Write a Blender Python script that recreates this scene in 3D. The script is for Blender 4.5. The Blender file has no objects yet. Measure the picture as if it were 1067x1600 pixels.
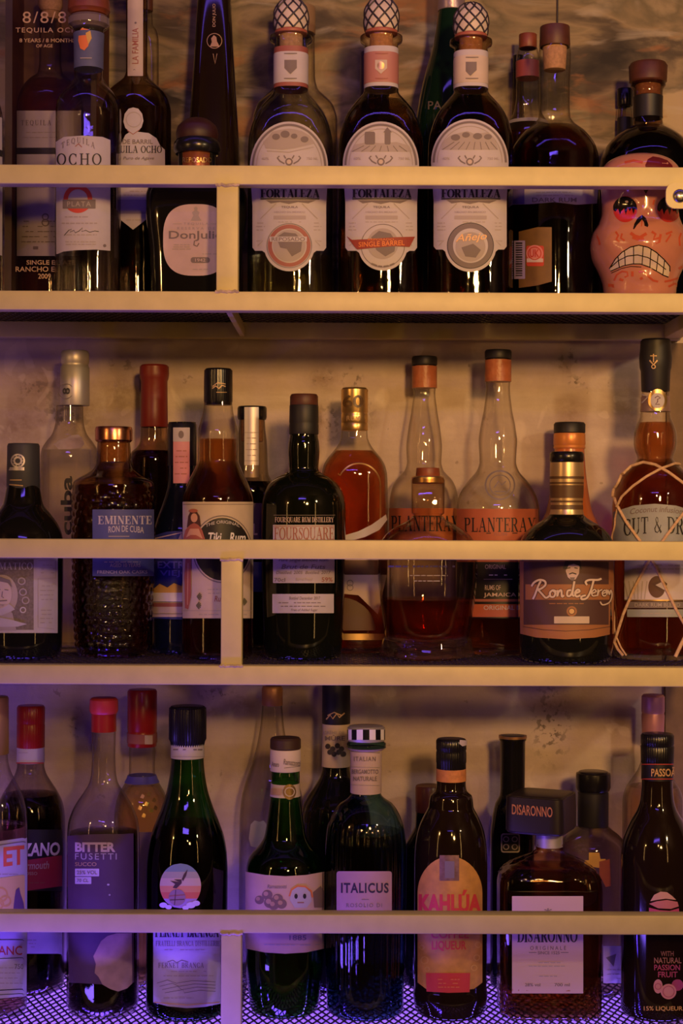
import bpy, bmesh, math, random
from mathutils import Vector
from mathutils.geometry import tessellate_polygon
from mathutils.bvhtree import BVHTree
random.seed(7)
PI = math.pi
SC = bpy.context.scene
COL = SC.collection

# ------------------------------------------------------------------ camera
CAM_D = 1.72            # camera to the front of the shelf rails, metres
FPX = 2580.0            # focal length in pixels of the 1067 x 1600 frame
ROLL = 0.0042
cam_d = bpy.data.cameras.new('camera')
cam = bpy.data.objects.new('camera', cam_d)
COL.objects.link(cam)
cam.location = (0, -CAM_D, 0)
cam.rotation_euler = (PI / 2, -ROLL, 0)
cam_d.sensor_fit = 'VERTICAL'
cam_d.sensor_height = 24
cam_d.lens = 24 * FPX / 1600
cam_d.clip_start = 0.01
cam_d.clip_end = 50
SC.camera = cam

# ------------------------------------------------------------------ world, lights, exposure
wd = bpy.data.worlds.new('world')
SC.world = wd
wd.use_nodes = True
wd.node_tree.nodes['Background'].inputs[0].default_value = (0.9, 0.6, 0.62, 1)
wd.node_tree.nodes['Background'].inputs[1].default_value = 0.006

def lamp(name, kind, loc, power, color, target=None, **kw):
    d = bpy.data.lights.new(name, kind)
    d.energy = power
    d.color = color
    for k, v in kw.items():
        setattr(d, k, v)
    o = bpy.data.objects.new(name, d)
    COL.objects.link(o)
    o.location = loc
    if target is not None:
        o.rotation_euler = (Vector(target) - Vector(loc)).to_track_quat('-Z', 'Y').to_euler()
    return o

WARM = (1.0, 0.52, 0.155)
VIOLET = (0.22, 0.11, 1.0)
lamp('warm_spot_lamp', 'SPOT', (0.50, -2.65, 0.54), 225, WARM, (0.34, 0, 0.33),
     spot_size=math.radians(40), spot_blend=1.0, shadow_soft_size=0.11)
lamp('warm_pendant_lamp', 'POINT', (-1.45, -1.45, 0.45), 14, WARM, shadow_soft_size=0.035)
lamp('warm_pendant_lamp', 'POINT', (1.15, -1.45, 0.55), 26, (1.0, 0.70, 0.36), shadow_soft_size=0.04)
lamp('warm_pendant_lamp', 'POINT', (0.10, -2.3, 0.60), 14, WARM, shadow_soft_size=0.03)
# two slim upright lamps added for tall streaks on the glass
lamp('upright_streak_lamp', 'AREA', (-1.30, -1.20, -0.05), 1.3, WARM, (0, 0.1, -0.05), shape='RECTANGLE', size=0.03, size_y=0.9)
lamp('upright_streak_lamp', 'AREA', (1.05, -1.55, -0.05), 1.6, WARM, (0, 0.1, -0.05), shape='RECTANGLE', size=0.035, size_y=0.9)
lamp('violet_side_fill', 'AREA', (-0.80, -0.70, -0.80), 1.8, VIOLET, (-0.1, 0.1, -0.3), shape='RECTANGLE', size=0.5, size_y=0.04)  # added violet fill from low on the left
lamp('violet_front_fill', 'AREA', (-0.15, -2.3, 0.95), 3.6, VIOLET, (0, 0.1, -0.1), shape='RECTANGLE', size=0.9, size_y=0.06)  # added overall violet fill from behind the camera
# violet light strips over and under the shelves
lamp('violet_strip_lamp', 'AREA', (0, -0.14, 0.74), 0.6, VIOLET, (0, 0.10, 0.0), shape='RECTANGLE', size=1.3, size_y=0.02)
lamp('violet_strip_lamp', 'AREA', (-0.34, -0.15, -0.71), 3.8, (0.13, 0.05, 1.0), (-0.34, 0.0, -0.42), shape='RECTANGLE', size=0.62, size_y=0.03)
lamp('violet_strip_lamp', 'AREA', (0, 0.03, -0.66), 6.5, VIOLET, (0, 0.30, -0.62), shape='RECTANGLE', size=1.3, size_y=0.02)

SC.view_settings.view_transform = 'Standard'
SC.view_settings.look = 'None'
SC.view_settings.exposure = -0.2
SC.view_settings.gamma = 1.0
SC.view_settings.use_curve_mapping = False
SC.cycles.use_denoising = True
SC.cycles.max_bounces = 14
SC.cycles.transmission_bounces = 12
SC.cycles.glossy_bounces = 6
SC.cycles.transparent_max_bounces = 32
SC.cycles.sample_clamp_indirect = 4.0

# ------------------------------------------------------------------ pixel <-> place
CA, SA = math.cos(ROLL), math.sin(ROLL)

def sc_at(y):
    return (CAM_D + y) / FPX

def world(px, py, y):
    u, v = px - 533.5, py - 800.0
    s = sc_at(y)
    return s * (u * CA + v * SA), s * (u * SA - v * CA)

# ------------------------------------------------------------------ materials
MATS = {}

def new_mat(name):
    m = bpy.data.materials.new(name)
    m.use_nodes = True
    nt = m.node_tree
    nt.nodes.clear()
    out = nt.nodes.new('ShaderNodeOutputMaterial')
    return m, nt, out

def paint(name, col, rough=0.5, metal=0.0, spec=0.5, coat=0.0, bump=0.0, bscale=200.0, vary=0.0, vscale=60.0):
    """plain surface with a little procedural wear"""
    if name in MATS:
        return MATS[name]
    m, nt, out = new_mat(name)
    p = nt.nodes.new('ShaderNodeBsdfPrincipled')
    nt.links.new(p.outputs[0], out.inputs[0])
    p.inputs['Base Color'].default_value = (*col, 1)
    p.inputs['Roughness'].default_value = rough
    p.inputs['Metallic'].default_value = metal
    p.inputs['Specular IOR Level'].default_value = spec
    p.inputs['Coat Weight'].default_value = coat
    p.inputs['Coat Roughness'].default_value = 0.05
    tc = nt.nodes.new('ShaderNodeTexCoord')
    if vary > 0:
        n = nt.nodes.new('ShaderNodeTexNoise')
        n.inputs['Scale'].default_value = vscale
        n.inputs['Detail'].default_value = 5
        nt.links.new(tc.outputs['Object'], n.inputs['Vector'])
        r = nt.nodes.new('ShaderNodeValToRGB')
        r.color_ramp.elements[0].position = 0.3
        r.color_ramp.elements[1].position = 0.7
        r.color_ramp.elements[0].color = (*[c * (1 - vary) for c in col], 1)
        r.color_ramp.elements[1].color = (*[min(1, c * (1 + vary * 0.6)) for c in col], 1)
        nt.links.new(n.outputs['Fac'], r.inputs['Fac'])
        nt.links.new(r.outputs['Color'], p.inputs['Base Color'])
    if bump > 0:
        n2 = nt.nodes.new('ShaderNodeTexNoise')
        n2.inputs['Scale'].default_value = bscale
        n2.inputs['Detail'].default_value = 3
        nt.links.new(tc.outputs['Object'], n2.inputs['Vector'])
        b = nt.nodes.new('ShaderNodeBump')
        b.inputs['Strength'].default_value = bump
        b.inputs['Distance'].default_value = 0.002
        nt.links.new(n2.outputs['Fac'], b.inputs['Height'])
        nt.links.new(b.outputs['Normal'], p.inputs['Normal'])
    MATS[name] = m
    return m

def thin_glass(name, tint, edge, rough=0.03, refl=1.0):
    """a thin wall of glass: see-through, mirror-like at grazing angles, darker along the edge where the wall is seen lengthwise"""
    if name in MATS:
        return MATS[name]
    m, nt, out = new_mat(name)
    lw = nt.nodes.new('ShaderNodeLayerWeight')
    lw.inputs['Blend'].default_value = 0.5
    ramp = nt.nodes.new('ShaderNodeValToRGB')
    e = ramp.color_ramp.elements
    e[0].position = 0.35
    e[0].color = (*tint, 1)
    e[1].position = 0.97
    e[1].color = (*edge, 1)
    nt.links.new(lw.outputs['Facing'], ramp.inputs['Fac'])
    tr = nt.nodes.new('ShaderNodeBsdfTransparent')
    nt.links.new(ramp.outputs['Color'], tr.inputs['Color'])
    gl = nt.nodes.new('ShaderNodeBsdfGlossy')
    gl.inputs['Roughness'].default_value = rough
    gl.inputs['Color'].default_value = (refl, refl, refl, 1)
    pw = nt.nodes.new('ShaderNodeMath')
    pw.operation = 'POWER'
    pw.inputs[1].default_value = 5.0
    fr = nt.nodes.new('ShaderNodeMapRange')
    fr.inputs['To Min'].default_value = 0.045
    fr.inputs['To Max'].default_value = 0.9
    nt.links.new(lw.outputs['Facing'], pw.inputs[0])
    nt.links.new(pw.outputs[0], fr.inputs['Value'])
    mix = nt.nodes.new('ShaderNodeMixShader')
    tc = nt.nodes.new('ShaderNodeTexCoord')
    n = nt.nodes.new('ShaderNodeTexNoise')
    n.inputs['Scale'].default_value = 45
    n.inputs['Detail'].default_value = 2
    nt.links.new(tc.outputs['Object'], n.inputs['Vector'])
    b = nt.nodes.new('ShaderNodeBump')
    b.inputs['Strength'].default_value = 0.12
    b.inputs['Distance'].default_value = 0.002
    nt.links.new(n.outputs['Fac'], b.inputs['Height'])
    nt.links.new(b.outputs['Normal'], gl.inputs['Normal'])
    nt.links.new(fr.outputs[0], mix.inputs[0])
    nt.links.new(tr.outputs[0], mix.inputs[1])
    nt.links.new(gl.outputs[0], mix.inputs[2])
    nt.links.new(mix.outputs[0], out.inputs[0])
    MATS[name] = m
    return m

def fluid(name, col, ior=1.34, rough=0.0, depth=0.045):
    """a liquid that lets the colour col through 4.5 cm of it: pale where thin, dark where deep"""
    if name in MATS:
        return MATS[name]
    m, nt, out = new_mat(name)
    g = nt.nodes.new('ShaderNodeBsdfGlass')
    g.inputs['Color'].default_value = (1, 1, 1, 1)
    g.inputs['IOR'].default_value = ior
    g.inputs['Roughness'].default_value = rough
    tr = nt.nodes.new('ShaderNodeBsdfTransparent')
    mix = nt.nodes.new('ShaderNodeMixShader')
    mix.inputs[0].default_value = 0.5
    nt.links.new(tr.outputs[0], mix.inputs[1])
    nt.links.new(g.outputs[0], mix.inputs[2])
    nt.links.new(mix.outputs[0], out.inputs['Surface'])
    sig = [-math.log(max(c, 0.002)) / depth for c in col]
    d = max(sig)
    va = nt.nodes.new('ShaderNodeVolumeAbsorption')
    va.inputs['Density'].default_value = d
    va.inputs['Color'].default_value = (*[1 - q / d for q in sig], 1)
    nt.links.new(va.outputs[0], out.inputs['Volume'])
    MATS[name] = m
    return m

CLEAR = thin_glass('clear glass', (0.93, 0.91, 0.88), (0.30, 0.25, 0.20))
SMOKE = thin_glass('smoky glass', (0.62, 0.56, 0.50), (0.14, 0.10, 0.08))
AMBERG = thin_glass('amber glass', (0.75, 0.45, 0.20), (0.20, 0.08, 0.03))
GREENG = thin_glass('green glass', (0.10, 0.34, 0.13), (0.01, 0.05, 0.02))
DKGREENG = thin_glass('deep green glass', (0.035, 0.14, 0.06), (0.005, 0.02, 0.01))
TEALG = thin_glass('teal glass', (0.30, 0.48, 0.50), (0.04, 0.12, 0.16))
BLACKG = paint('black glass', (0.006, 0.006, 0.005), rough=0.06, spec=0.5)
BROWNG = paint('brown black glass', (0.012, 0.006, 0.003), rough=0.07, spec=0.5)
GRNBLK = paint('green black glass', (0.004, 0.005, 0.002), rough=0.06, spec=0.5)
BLUEBLK = paint('blue black glass', (0.004, 0.006, 0.018), rough=0.08, spec=0.5)
L_WATER = fluid('clear spirit', (0.93, 0.92, 0.90))
L_PALE = fluid('pale gold spirit', (0.86, 0.70, 0.40))
L_OLIVE = fluid('straw spirit', (0.80, 0.74, 0.46))
L_AMBER = fluid('amber spirit', (0.72, 0.30, 0.07))
L_DKAMBER = fluid('dark amber spirit', (0.40, 0.13, 0.03))
L_RED = fluid('red amber spirit', (0.72, 0.20, 0.05))
L_DARK = fluid('dark spirit', (0.035, 0.014, 0.008))
PAPER = paint('white paper', (0.52, 0.47, 0.50), rough=0.65, vary=0.06)
CREAM = paint('cream paper', (0.58, 0.47, 0.39), rough=0.65, vary=0.08)
PINKP = paint('pinkish paper', (0.56, 0.42, 0.42), rough=0.6, vary=0.08)
GREYINK = paint('grey ink', (0.20, 0.16, 0.16), rough=0.7)
MIDINK = paint('pale grey ink', (0.40, 0.34, 0.33), rough=0.7)
INK = paint('black ink', (0.02, 0.016, 0.016), rough=0.6)
REDINK = paint('red ink', (0.48, 0.05, 0.03), rough=0.6)
ROSEINK = paint('rose ink', (0.34, 0.11, 0.09), rough=0.6)
ORANGE = paint('orange ink', (0.75, 0.22, 0.05), rough=0.6)
YELLOW = paint('ochre ink', (0.68, 0.40, 0.08), rough=0.6)
GOLD = paint('gold foil', (0.75, 0.50, 0.20), rough=0.3, metal=0.9)
GOLDINK = paint('gold ink', (0.55, 0.36, 0.18), rough=0.5, metal=0.3)
SILVER = paint('silver foil', (0.56, 0.52, 0.54), rough=0.42, metal=0.6)
BLACKC = paint('black plastic', (0.008, 0.007, 0.008), rough=0.25)
BLACKM = paint('matt black plastic', (0.014, 0.012, 0.013), rough=0.5)
BLACKP = paint('black label paper', (0.012, 0.010, 0.011), rough=0.45)
REDC = paint('red cap lacquer', (0.32, 0.014, 0.010), rough=0.3)
REDBR = paint('bright red plastic', (0.58, 0.045, 0.025), rough=0.4)
REDWAX = paint('dark red wax', (0.17, 0.014, 0.010), rough=0.42, bump=0.2, bscale=80)
WOODD = paint('dark stained wood', (0.085, 0.024, 0.012), rough=0.5, vary=0.3, vscale=90)
WOODR = paint('reddish wood', (0.22, 0.05, 0.02), rough=0.45, vary=0.25, vscale=90)
CORK = paint('cork', (0.52, 0.30, 0.17), rough=0.8, vary=0.25, vscale=300, bump=0.3)
WHITEINK = paint('white ink', (0.78, 0.74, 0.74), rough=0.6)

# ------------------------------------------------------------------ object helpers
def link(o, parent=None):
    COL.objects.link(o)
    if parent is not None:
        o.parent = parent
    return o

def mesh_obj(name, verts, faces, mats, parent=None, midx=None, smooth=True, angle=35):
    me = bpy.data.meshes.new(name)
    me.from_pydata(verts, [], faces)
    if not isinstance(mats, (list, tuple)):
        mats = [mats]
    for m in mats:
        me.materials.append(m)
    if midx:
        me.polygons.foreach_set('material_index', midx)
    if smooth:
        me.polygons.foreach_set('use_smooth', [True] * len(me.polygons))
        me.update()
        me.set_sharp_from_angle(angle=math.radians(angle))
    me.update()
    return link(bpy.data.objects.new(name, me), parent)

def thing(name, label, cat, loc=(0, 0, 0), rotz=0.0, group=None):
    o = bpy.data.objects.new(name, None)
    o.empty_display_size = 0.02
    COL.objects.link(o)
    o.location = loc
    o.rotation_euler = (0, 0, rotz)
    o['label'] = label
    o['category'] = cat
    if group:
        o['group'] = group
    return o

def tag(o, label, cat, group=None):
    o['label'] = label
    o['category'] = cat
    if group:
        o['group'] = group
    return o

def box_geo(x0, x1, y0, y1, z0, z1, bev=0.0):
    bm = bmesh.new()
    bmesh.ops.create_cube(bm, size=1.0)
    for v in bm.verts:
        v.co = Vector(((x0 + x1) / 2 + v.co.x * (x1 - x0), (y0 + y1) / 2 + v.co.y * (y1 - y0), (z0 + z1) / 2 + v.co.z * (z1 - z0)))
    if bev > 0:
        bmesh.ops.bevel(bm, geom=bm.edges[:], offset=bev, segments=3, profile=0.5, affect='EDGES')
    vs = [tuple(v.co) for v in bm.verts]
    bm.verts.index_update()
    fs = [[v.index for v in f.verts] for f in bm.faces]
    bm.free()
    return vs, fs

def box(name, x0, x1, y0, y1, z0, z1, mat, parent=None, bev=0.0):
    v, f = box_geo(x0, x1, y0, y1, z0, z1, bev)
    return mesh_obj(name, v, f, mat, parent)

def join_geo(geos):
    V, F = [], []
    for v, f in geos:
        k = len(V)
        V += v
        F += [[i + k for i in q] for q in f]
    return V, F

def tube_geo(pts, rad, seg=8, flat=1.0):
    """a tube along a polyline; flat < 1 squashes it like a ribbon of raffia"""
    pts = [Vector(p) for p in pts]
    V, F = [], []
    n = len(pts)
    for i, p in enumerate(pts):
        d = (pts[min(i + 1, n - 1)] - pts[max(i - 1, 0)]).normalized()
        a = d.cross(Vector((0, 1, 0)))
        if a.length < 1e-4:
            a = d.cross(Vector((1, 0, 0)))
        a.normalize()
        b = d.cross(a).normalized()
        for k in range(seg):
            t = 2 * PI * k / seg
            V.append(tuple(p + a * (rad * math.cos(t)) + b * (rad * flat * math.sin(t))))
    for i in range(n - 1):
        for k in range(seg):
            F.append([i * seg + k, i * seg + (k + 1) % seg, (i + 1) * seg + (k + 1) % seg, (i + 1) * seg + k])
    F.append(list(range(seg))[::-1])
    F.append([(n - 1) * seg + k for k in range(seg)])
    return V, F

# ------------------------------------------------------------------ shape of a bottle
def pchip(xs, ys):
    """monotone cubic through the points (xs rising)"""
    n = len(xs)
    h = [xs[i + 1] - xs[i] for i in range(n - 1)]
    d = [(ys[i + 1] - ys[i]) / h[i] for i in range(n - 1)]
    m = [0.0] * n
    m[0], m[-1] = d[0], d[-1]
    for i in range(1, n - 1):
        if d[i - 1] * d[i] <= 0:
            m[i] = 0.0
        else:
            w1, w2 = 2 * h[i] + h[i - 1], h[i] + 2 * h[i - 1]
            m[i] = (w1 + w2) / (w1 / d[i - 1] + w2 / d[i])

    def f(x):
        if x <= xs[0]:
            return ys[0]
        if x >= xs[-1]:
            return ys[-1]
        lo, hi = 0, n - 1
        while hi - lo > 1:
            k = (lo + hi) // 2
            if xs[k] <= x:
                lo = k
            else:
                hi = k
        t = (x - xs[lo]) / h[lo]
        t2, t3 = t * t, t * t * t
        return ((2 * t3 - 3 * t2 + 1) * ys[lo] + (t3 - 2 * t2 + t) * h[lo] * m[lo]
                + (-2 * t3 + 3 * t2) * ys[lo + 1] + (t3 - t2) * h[lo] * m[lo + 1])
    return f

def ring_pts(a, b, n, seg, disp=None, z=0.0):
    out = []
    for k in range(seg):
        t = 2 * PI * k / seg
        c, s = math.cos(t), math.sin(t)
        if n > 2.01:
            c = math.copysign(abs(c) ** (2 / n), c)
            s = math.copysign(abs(s) ** (2 / n), s)
        f = 1.0
        if disp:
            f = 1.0 + disp(t, z) / a
        out.append((a * c * f, b * s * f))
    return out

def lathe_geo(rz, n=2.0, ratio=1.0, seg=48, disp=None, cap_top=True, cap_bot=True):
    """rz: list of (radius, z) from the bottom up"""
    V, F = [], []
    for (r, z) in rz:
        V += [(x, y, z) for x, y in ring_pts(max(r, 1e-5), max(r, 1e-5) * ratio, n, seg, disp, z)]
    m = len(rz)
    for i in range(m - 1):
        for k in range(seg):
            k2 = (k + 1) % seg
            F.append([i * seg + k, i * seg + k2, (i + 1) * seg + k2, (i + 1) * seg + k])
    if cap_bot:
        F.append(list(range(seg))[::-1])
    if cap_top:
        F.append([(m - 1) * seg + k for k in range(seg)])
    return V, F

RAIL_TOP = {'top': 0.2293, 'mid': -0.1607, 'low': -0.5507}
SURF = {k: v - 0.0011 for k, v in RAIL_TOP.items()}
ROWPY = {'top': 230, 'mid': 850, 'low': 1400}

class Bottle:
    def __init__(self, name, label, cx, depth, shelf, prof, n=2.0, ratio=1.0, group=None, cat='bottle', disp=None, rotz=0.0, seg=56):
        self.cx, self.y, self.n, self.ratio, self.disp, self.seg = cx, depth, n, ratio, disp, seg
        self.zs = SURF[shelf]
        self.X = world(cx, ROWPY[shelf], depth)[0]
        self.s = sc_at(depth)
        self.root = thing(name, label, cat, (self.X, depth, self.zs), rotz, group)
        zr = sorted([(self.z(py), hw * self.s) for py, hw in prof])
        if zr[0][0] > 0.012:
            zr.insert(0, (0.0, zr[0][1]))
        else:
            zr[0] = (0.0, zr[0][1])
        self.ztop = zr[-1][0]
        self.zr = zr
        self.rad = pchip([a for a, b in zr], [b for a, b in zr])

    def z(self, py, front=0.0):
        return world(self.cx, py, self.y - front)[1] - self.zs

    def samples(self, z0, z1, step=0.004):
        zs = {z0, z1}
        k = max(2, int((z1 - z0) / step))
        for i in range(k + 1):
            zs.add(z0 + (z1 - z0) * i / k)
        for a, b in self.zr:
            if z0 < a < z1:
                zs.add(a)
        zs = sorted(zs)
        out = [zs[0]]
        for q in zs[1:]:
            if q - out[-1] > 0.0003:
                out.append(q)
        return out

    def body_rz(self, inset=0.0, z0=0.0, z1=None, fillet=0.006):
        z1 = self.ztop if z1 is None else z1
        out = []
        for zz in self.samples(z0 + fillet, z1):
            out.append((max(self.rad(zz) - inset, 0.002), zz))
        rb = max(self.rad(z0 + fillet) - inset, 0.003)
        base = []
        for i in range(5):
            t = i / 5 * PI / 2
            base.append((rb - fillet + fillet * math.sin(t), z0 + fillet - fillet * math.cos(t)))
        return base + out

    def body(self, mat, name='glass_body', py_to=None, step=None):
        z1 = self.ztop if py_to is None else self.z(py_to)
        rz = self.body_rz(0, 0, z1)
        if self.disp and step:
            rz = rz[:5] + [(self.rad(q), q) for q in self.samples(rz[5][1], z1, step)]
        v, f = lathe_geo(rz, self.n, self.ratio, self.seg, self.disp)
        return mesh_obj(name, v, f, mat, self.root, angle=60)

    def liquid(self, py, mat, inset=0.0022, name='liquid', z0=0.006):
        z1 = min(self.z(py), self.ztop - 0.002)
        rz = self.body_rz(inset, z0, z1, 0.004)
        v, f = lathe_geo(rz, self.n, self.ratio, self.seg)
        return mesh_obj(name, v, f, mat, self.root, angle=50)

    def turned(self, name, prof, mat, parent=None, n=2.0, ratio=1.0, flutes=0, fdepth=0.0003, bev=0.0008, rotz=0.0, smooth=False, dx=0.0):
        """a cap, stopper, ring or foil: prof is (py, half width) from the top down"""
        rz = sorted([(self.z(py), hw * self.s) for py, hw in prof])
        if smooth:
            f_ = pchip([a for a, b in rz], [b for a, b in rz])
            k = 28
            rz = [(rz[0][0] + (rz[-1][0] - rz[0][0]) * i / k, f_(rz[0][0] + (rz[-1][0] - rz[0][0]) * i / k)) for i in range(k + 1)]
        pts = [(r, zz) for zz, r in rz]
        lo, hi = pts[0], pts[-1]
        b = min(bev, (hi[1] - lo[1]) * 0.3)
        pts = [(lo[0] - b, lo[1]), (lo[0] - 0.3 * b, lo[1] + 0.3 * b), (lo[0], lo[1] + b)] + pts[1:-1] + [(hi[0], hi[1] - b), (hi[0] - 0.3 * b, hi[1] - 0.3 * b), (hi[0] - b, hi[1])]
        seg = 48 if not flutes else max(48, flutes * 4)
        d = (lambda t, zz: fdepth * math.cos(flutes * t)) if flutes else None
        v, f = lathe_geo(pts, n, ratio, seg, d)
        if rotz:
            c, s = math.cos(rotz), math.sin(rotz)
            v = [(x * c - y * s, x * s + y * c, zz) for x, y, zz in v]
        if dx:
            v = [(x + dx * self.s, y, zz) for x, y, zz in v]
        return mesh_obj(name, v, f, mat, parent or self.root, angle=40)

    def band(self, py0, py1, mat, name='neck_band', off=0.0006, hw=None, parent=None):
        """a paper or foil wrap right round the glass"""
        r0 = self.rad(self.z((py0 + py1) / 2)) if hw is None else hw * self.s
        za, zb = self.z(py1, r0), self.z(py0, r0)
        k = max(2, int((zb - za) / 0.003))
        rz = []
        for i in range(k + 1):
            zz = za + (zb - za) * i / k
            r = (self.rad(zz) if hw is None else hw * self.s) + off
            rz.append((r, zz))
        rz = [(rz[0][0] - off * 0.9, rz[0][1])] + rz + [(rz[-1][0] - off * 0.9, rz[-1][1])]
        v, f = lathe_geo(rz, self.n if hw is None else 2.0, self.ratio if hw is None else 1.0, self.seg)
        return mesh_obj(name, v, f, mat, parent or self.root)

    def surf(self, px, py, off, hw=None):
        yy = self.y
        n = self.n if hw is None else 2.0
        q = self.ratio if hw is None else 1.0
        for _ in range(5):
            X, Z = world(px, py, yy)
            lx, z = X - self.X, Z - self.zs
            a = self.rad(z) if hw is None else hw * self.s
            b = a * q
            t = min(abs(lx) / a, 0.9985)
            yl = -b * (1 - t ** n) ** (1 / n)
            yy = self.y + yl
        lx = math.copysign(a * t, lx)
        nx = math.copysign(t ** (n - 1) / a, lx)
        ny = -((abs(yl) / b) ** (n - 1)) / b
        k = math.hypot(nx, ny)
        return (lx + nx / k * off, yl + ny / k * off, z)

    def label(self, name='label', hw=None, parent=None, base=0.0005):
        return Label(self, name, hw, parent, base)

# ------------------------------------------------------------------ printed paper
TEXTS = {}

def text_tris(s, bold=0.0, shear=0.0, spacing=1.0):
    key = (s, bold, shear, spacing)
    if key not in TEXTS:
        c = bpy.data.curves.new('txt', 'FONT')
        c.body = s
        c.offset = bold
        c.shear = shear
        c.space_character = spacing
        c.resolution_u = 3
        o = bpy.data.objects.new('txt', c)
        COL.objects.link(o)
        dg = bpy.context.evaluated_depsgraph_get()
        dg.update()
        me = bpy.data.meshes.new_from_object(o.evaluated_get(dg))
        me.calc_loop_triangles()
        vs = [(v.co.x, v.co.y) for v in me.vertices]
        ts = [tuple(t.vertices) for t in me.loop_triangles]
        bpy.data.objects.remove(o)
        bpy.data.curves.remove(c)
        bpy.data.meshes.remove(me)
        x0, x1 = min(v[0] for v in vs), max(v[0] for v in vs)
        y0, y1 = min(v[1] for v in vs), max(v[1] for v in vs)
        vs = [((v[0] - x0) / (x1 - x0), (v[1] - y0) / max(y1 - y0, 1e-6)) for v in vs]
        TEXTS[key] = (vs, ts)
    return TEXTS[key]

def outline_tris(loops):
    vl = [[Vector((x, y, 0)) for x, y in lp] for lp in loops]
    tris = tessellate_polygon(vl)
    flat = [(p.x, p.y) for lp in vl for p in lp]
    return flat, [tuple(t) for t in tris]

def ell(cx, cy, rx, ry, k=40, a0=0.0, a1=2 * PI):
    return [(cx + rx * math.cos(a0 + (a1 - a0) * i / k), cy + ry * math.sin(a0 + (a1 - a0) * i / k)) for i in range(k + (0 if abs(a1 - a0 - 2 * PI) < 1e-6 else 1))]

def rrect(x0, x1, y0, y1, r=3):
    r = min(r, (x1 - x0) * 0.499, (y1 - y0) * 0.499)
    p = []
    for cx, cy, a in ((x1 - r, y1 - r, 0), (x0 + r, y1 - r, PI / 2), (x0 + r, y0 + r, PI), (x1 - r, y0 + r, 1.5 * PI)):
        p += [(cx + r * math.cos(a + PI / 2 * i / 5), cy + r * math.sin(a + PI / 2 * i / 5)) for i in range(6)]
    return p

def stroke_loop(pts, w):
    """outline of a pen stroke of width w"""
    L, R = [], []
    n = len(pts)
    ws = w if isinstance(w, (list, tuple)) else [w] * n
    for i in range(n):
        a, b = pts[max(i - 1, 0)], pts[min(i + 1, n - 1)]
        dx, dy = b[0] - a[0], b[1] - a[1]
        k = math.hypot(dx, dy) or 1
        nx, ny = -dy / k, dx / k
        L.append((pts[i][0] + nx * ws[i] / 2, pts[i][1] + ny * ws[i] / 2))
        R.append((pts[i][0] - nx * ws[i] / 2, pts[i][1] - ny * ws[i] / 2))
    return L, R

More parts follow.
